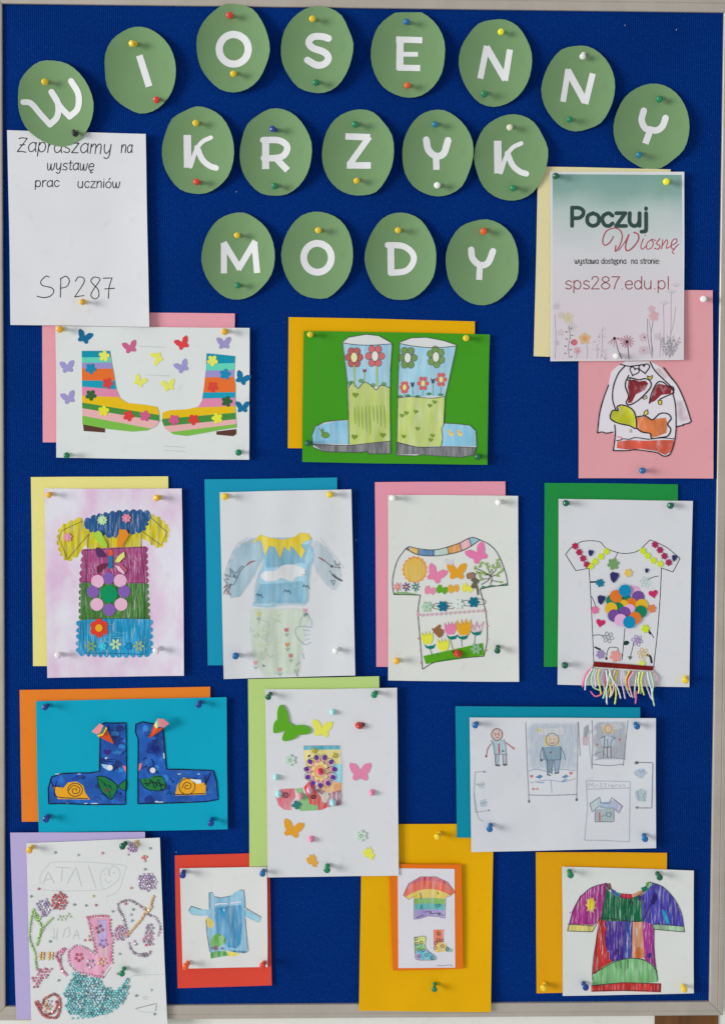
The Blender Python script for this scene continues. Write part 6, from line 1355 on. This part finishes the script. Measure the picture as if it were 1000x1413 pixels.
D.poly(ell(*t(575,560), 6, 9), (230,120,60), feather=True, alpha=.8); D.poly(t([(572,280),(590,275),(592,300),(575,300)]), (50,40,110)); D.poly(ell(*t(470,555), 3, 5), (50,24,110)); D.poly(ell(*t(538,310), 3, 4), (6,60,40))
D.out('crayon_details', s.e, media_mat('crayon', 30, .35, bp_))
D = Draw(s, .0009); K = (56,54,60)
D.lines([t([(412,215),(350,232),(300,270),(255,340),(225,447)]), t([(225,450),(345,454)]), t([(345,454),(385,385)]), t([(225,415),(350,424)]), t([(412,215),(440,250),(500,288),(550,285),(595,258),(625,208)]), t([(625,208),(690,230),(745,285),(785,360),(800,455)]), t([(800,455),(650,442)]), t([(650,442),(650,415),(795,428)]),
         t([(408,230),(395,380)]), t([(395,380),(370,480),(350,600),(346,690)]), t([(395,385),(595,398),(595,280)]), t([(650,440),(650,560),(668,692)]), t([(346,662),(400,632),(450,605),(520,586),(590,590),(640,618),(665,650)]), t([(340,720),(500,706),(682,712)]), t([(682,712),(680,748)]), t([(680,748),(500,742),(345,746)]), t([(505,398),(505,588)]), t([(542,400),(538,580)]), t([(235,360),(240,355)])], K, .8)
for x in (460, 485, 520): D.line(t([(x,590),(x+2,635)]), (60,120,70), .8)
D.lines([t([(655,220),(640,300),(600,390)]), t([(680,320),(705,350),(735,415)])], (50,44,130), .9)
D.out('outline', s.e, media_mat('ink', base=bp_))

# ================================================================== push pins
PINC = {'yellow': (232,184,26), 'gold': (226,164,36), 'green': (8,118,74), 'darkgreen': (4,86,58), 'blue': (8,92,148), 'navy': (14,52,132), 'red': (204,58,40), 'orange': (226,86,22),
        'white': (226,222,212), 'black': (14,26,24), 'clear': (205,206,180), 'pinkwhite': (226,206,212), 'lemon': (226,218,30), 'teal': (10,110,140)}
PROF = [(0.0011, 0), (0.0030, 0.0), (0.0034, 0.0008), (0.0031, 0.0016), (0.0021, 0.0026), (0.0018, 0.0055), (0.0022, 0.0080), (0.0036, 0.0092), (0.0044, 0.0102), (0.0045, 0.0114), (0.0040, 0.0126), (0.0024, 0.0134), (0.0, 0.0136)]
def make_pin_mesh(colour):
    me = bpy.data.meshes.new('push_pin'); V = []; Fc = []; n = 16
    off = 0.0022
    for (r, z) in PROF[:-1]:
        r *= 1.12
        for k in range(n): t = 2*math.pi*k/n; V.append((r*math.cos(t), r*math.sin(t), z+off))
    V.append((0, 0, PROF[-1][1]+off)); m = len(PROF)-1
    for i in range(m-1):
        for k in range(n): Fc.append((i*n+k, i*n+(k+1) % n, (i+1)*n+(k+1) % n, (i+1)*n+k))
    for k in range(n): Fc.append(((m-1)*n+k, (m-1)*n+(k+1) % n, len(V)-1))
    Fc.append(tuple(reversed(range(n))))
    nf = len(Fc); b = len(V)
    for z in (-0.004, off+.0002):
        for k in range(6): t = 2*math.pi*k/6; V.append((.0005*math.cos(t), .0005*math.sin(t), z))
    for k in range(6): Fc.append((b+k, b+(k+1) % 6, b+6+(k+1) % 6, b+6+k))
    me.from_pydata(V, [], Fc)
    me.materials.append(plain('pin_plastic_'+colour, PINC[colour], rough=.28, coat=.3)); me.materials.append(plain('pin_steel', (170, 172, 176), .3, metal=.9))
    for i, p in enumerate(me.polygons): p.use_smooth = True; p.material_index = 1 if i >= nf else 0
    return me
PM = {}
def pin(sheet, hx, hy, colour, label, dx=None, dy=None):
    """hx, hy: where the pin's head shows; dx, dy: from its point to its head"""
    if colour not in PM: PM[colour] = make_pin_mesh(colour)
    r = random.Random(int(hx*7+hy*13))
    if dx is None: dx = -1.2+r.uniform(-1.6, 1.6)
    if dy is None: dy = (hy-470)*0.0062+1.2+r.uniform(-1.4, 1.4)
    s = SH[sheet]; bx, by = hx-dx, hy-dy
    b = s.pt(bx, by, 0.0003); L = 0.0136
    h = P(hx, hy, s.H(bx, by)+L)
    o = bpy.data.objects.new('push_pin', PM[colour]); COL.objects.link(o); o.location = b
    d = (h-b).normalized(); o.rotation_euler = d.to_track_quat('Z', 'Y').to_euler(); o.scale = (r.uniform(.94, 1.08),)*2+(r.uniform(.9, 1.08),)
    prop(o, label, 'push pin', 'push pins holding the papers on the board')
for (s, x, y, c, w_, dx, dy, cn, pos) in ovp: pin(s, x, y, c, f'{cn} push pin, {pos} part of the green oval with letter {w_}', dx, dy)
for (s, x, y, c, lb, dx, dy) in shp: pin(s, x, y, c, lb, dx, dy)
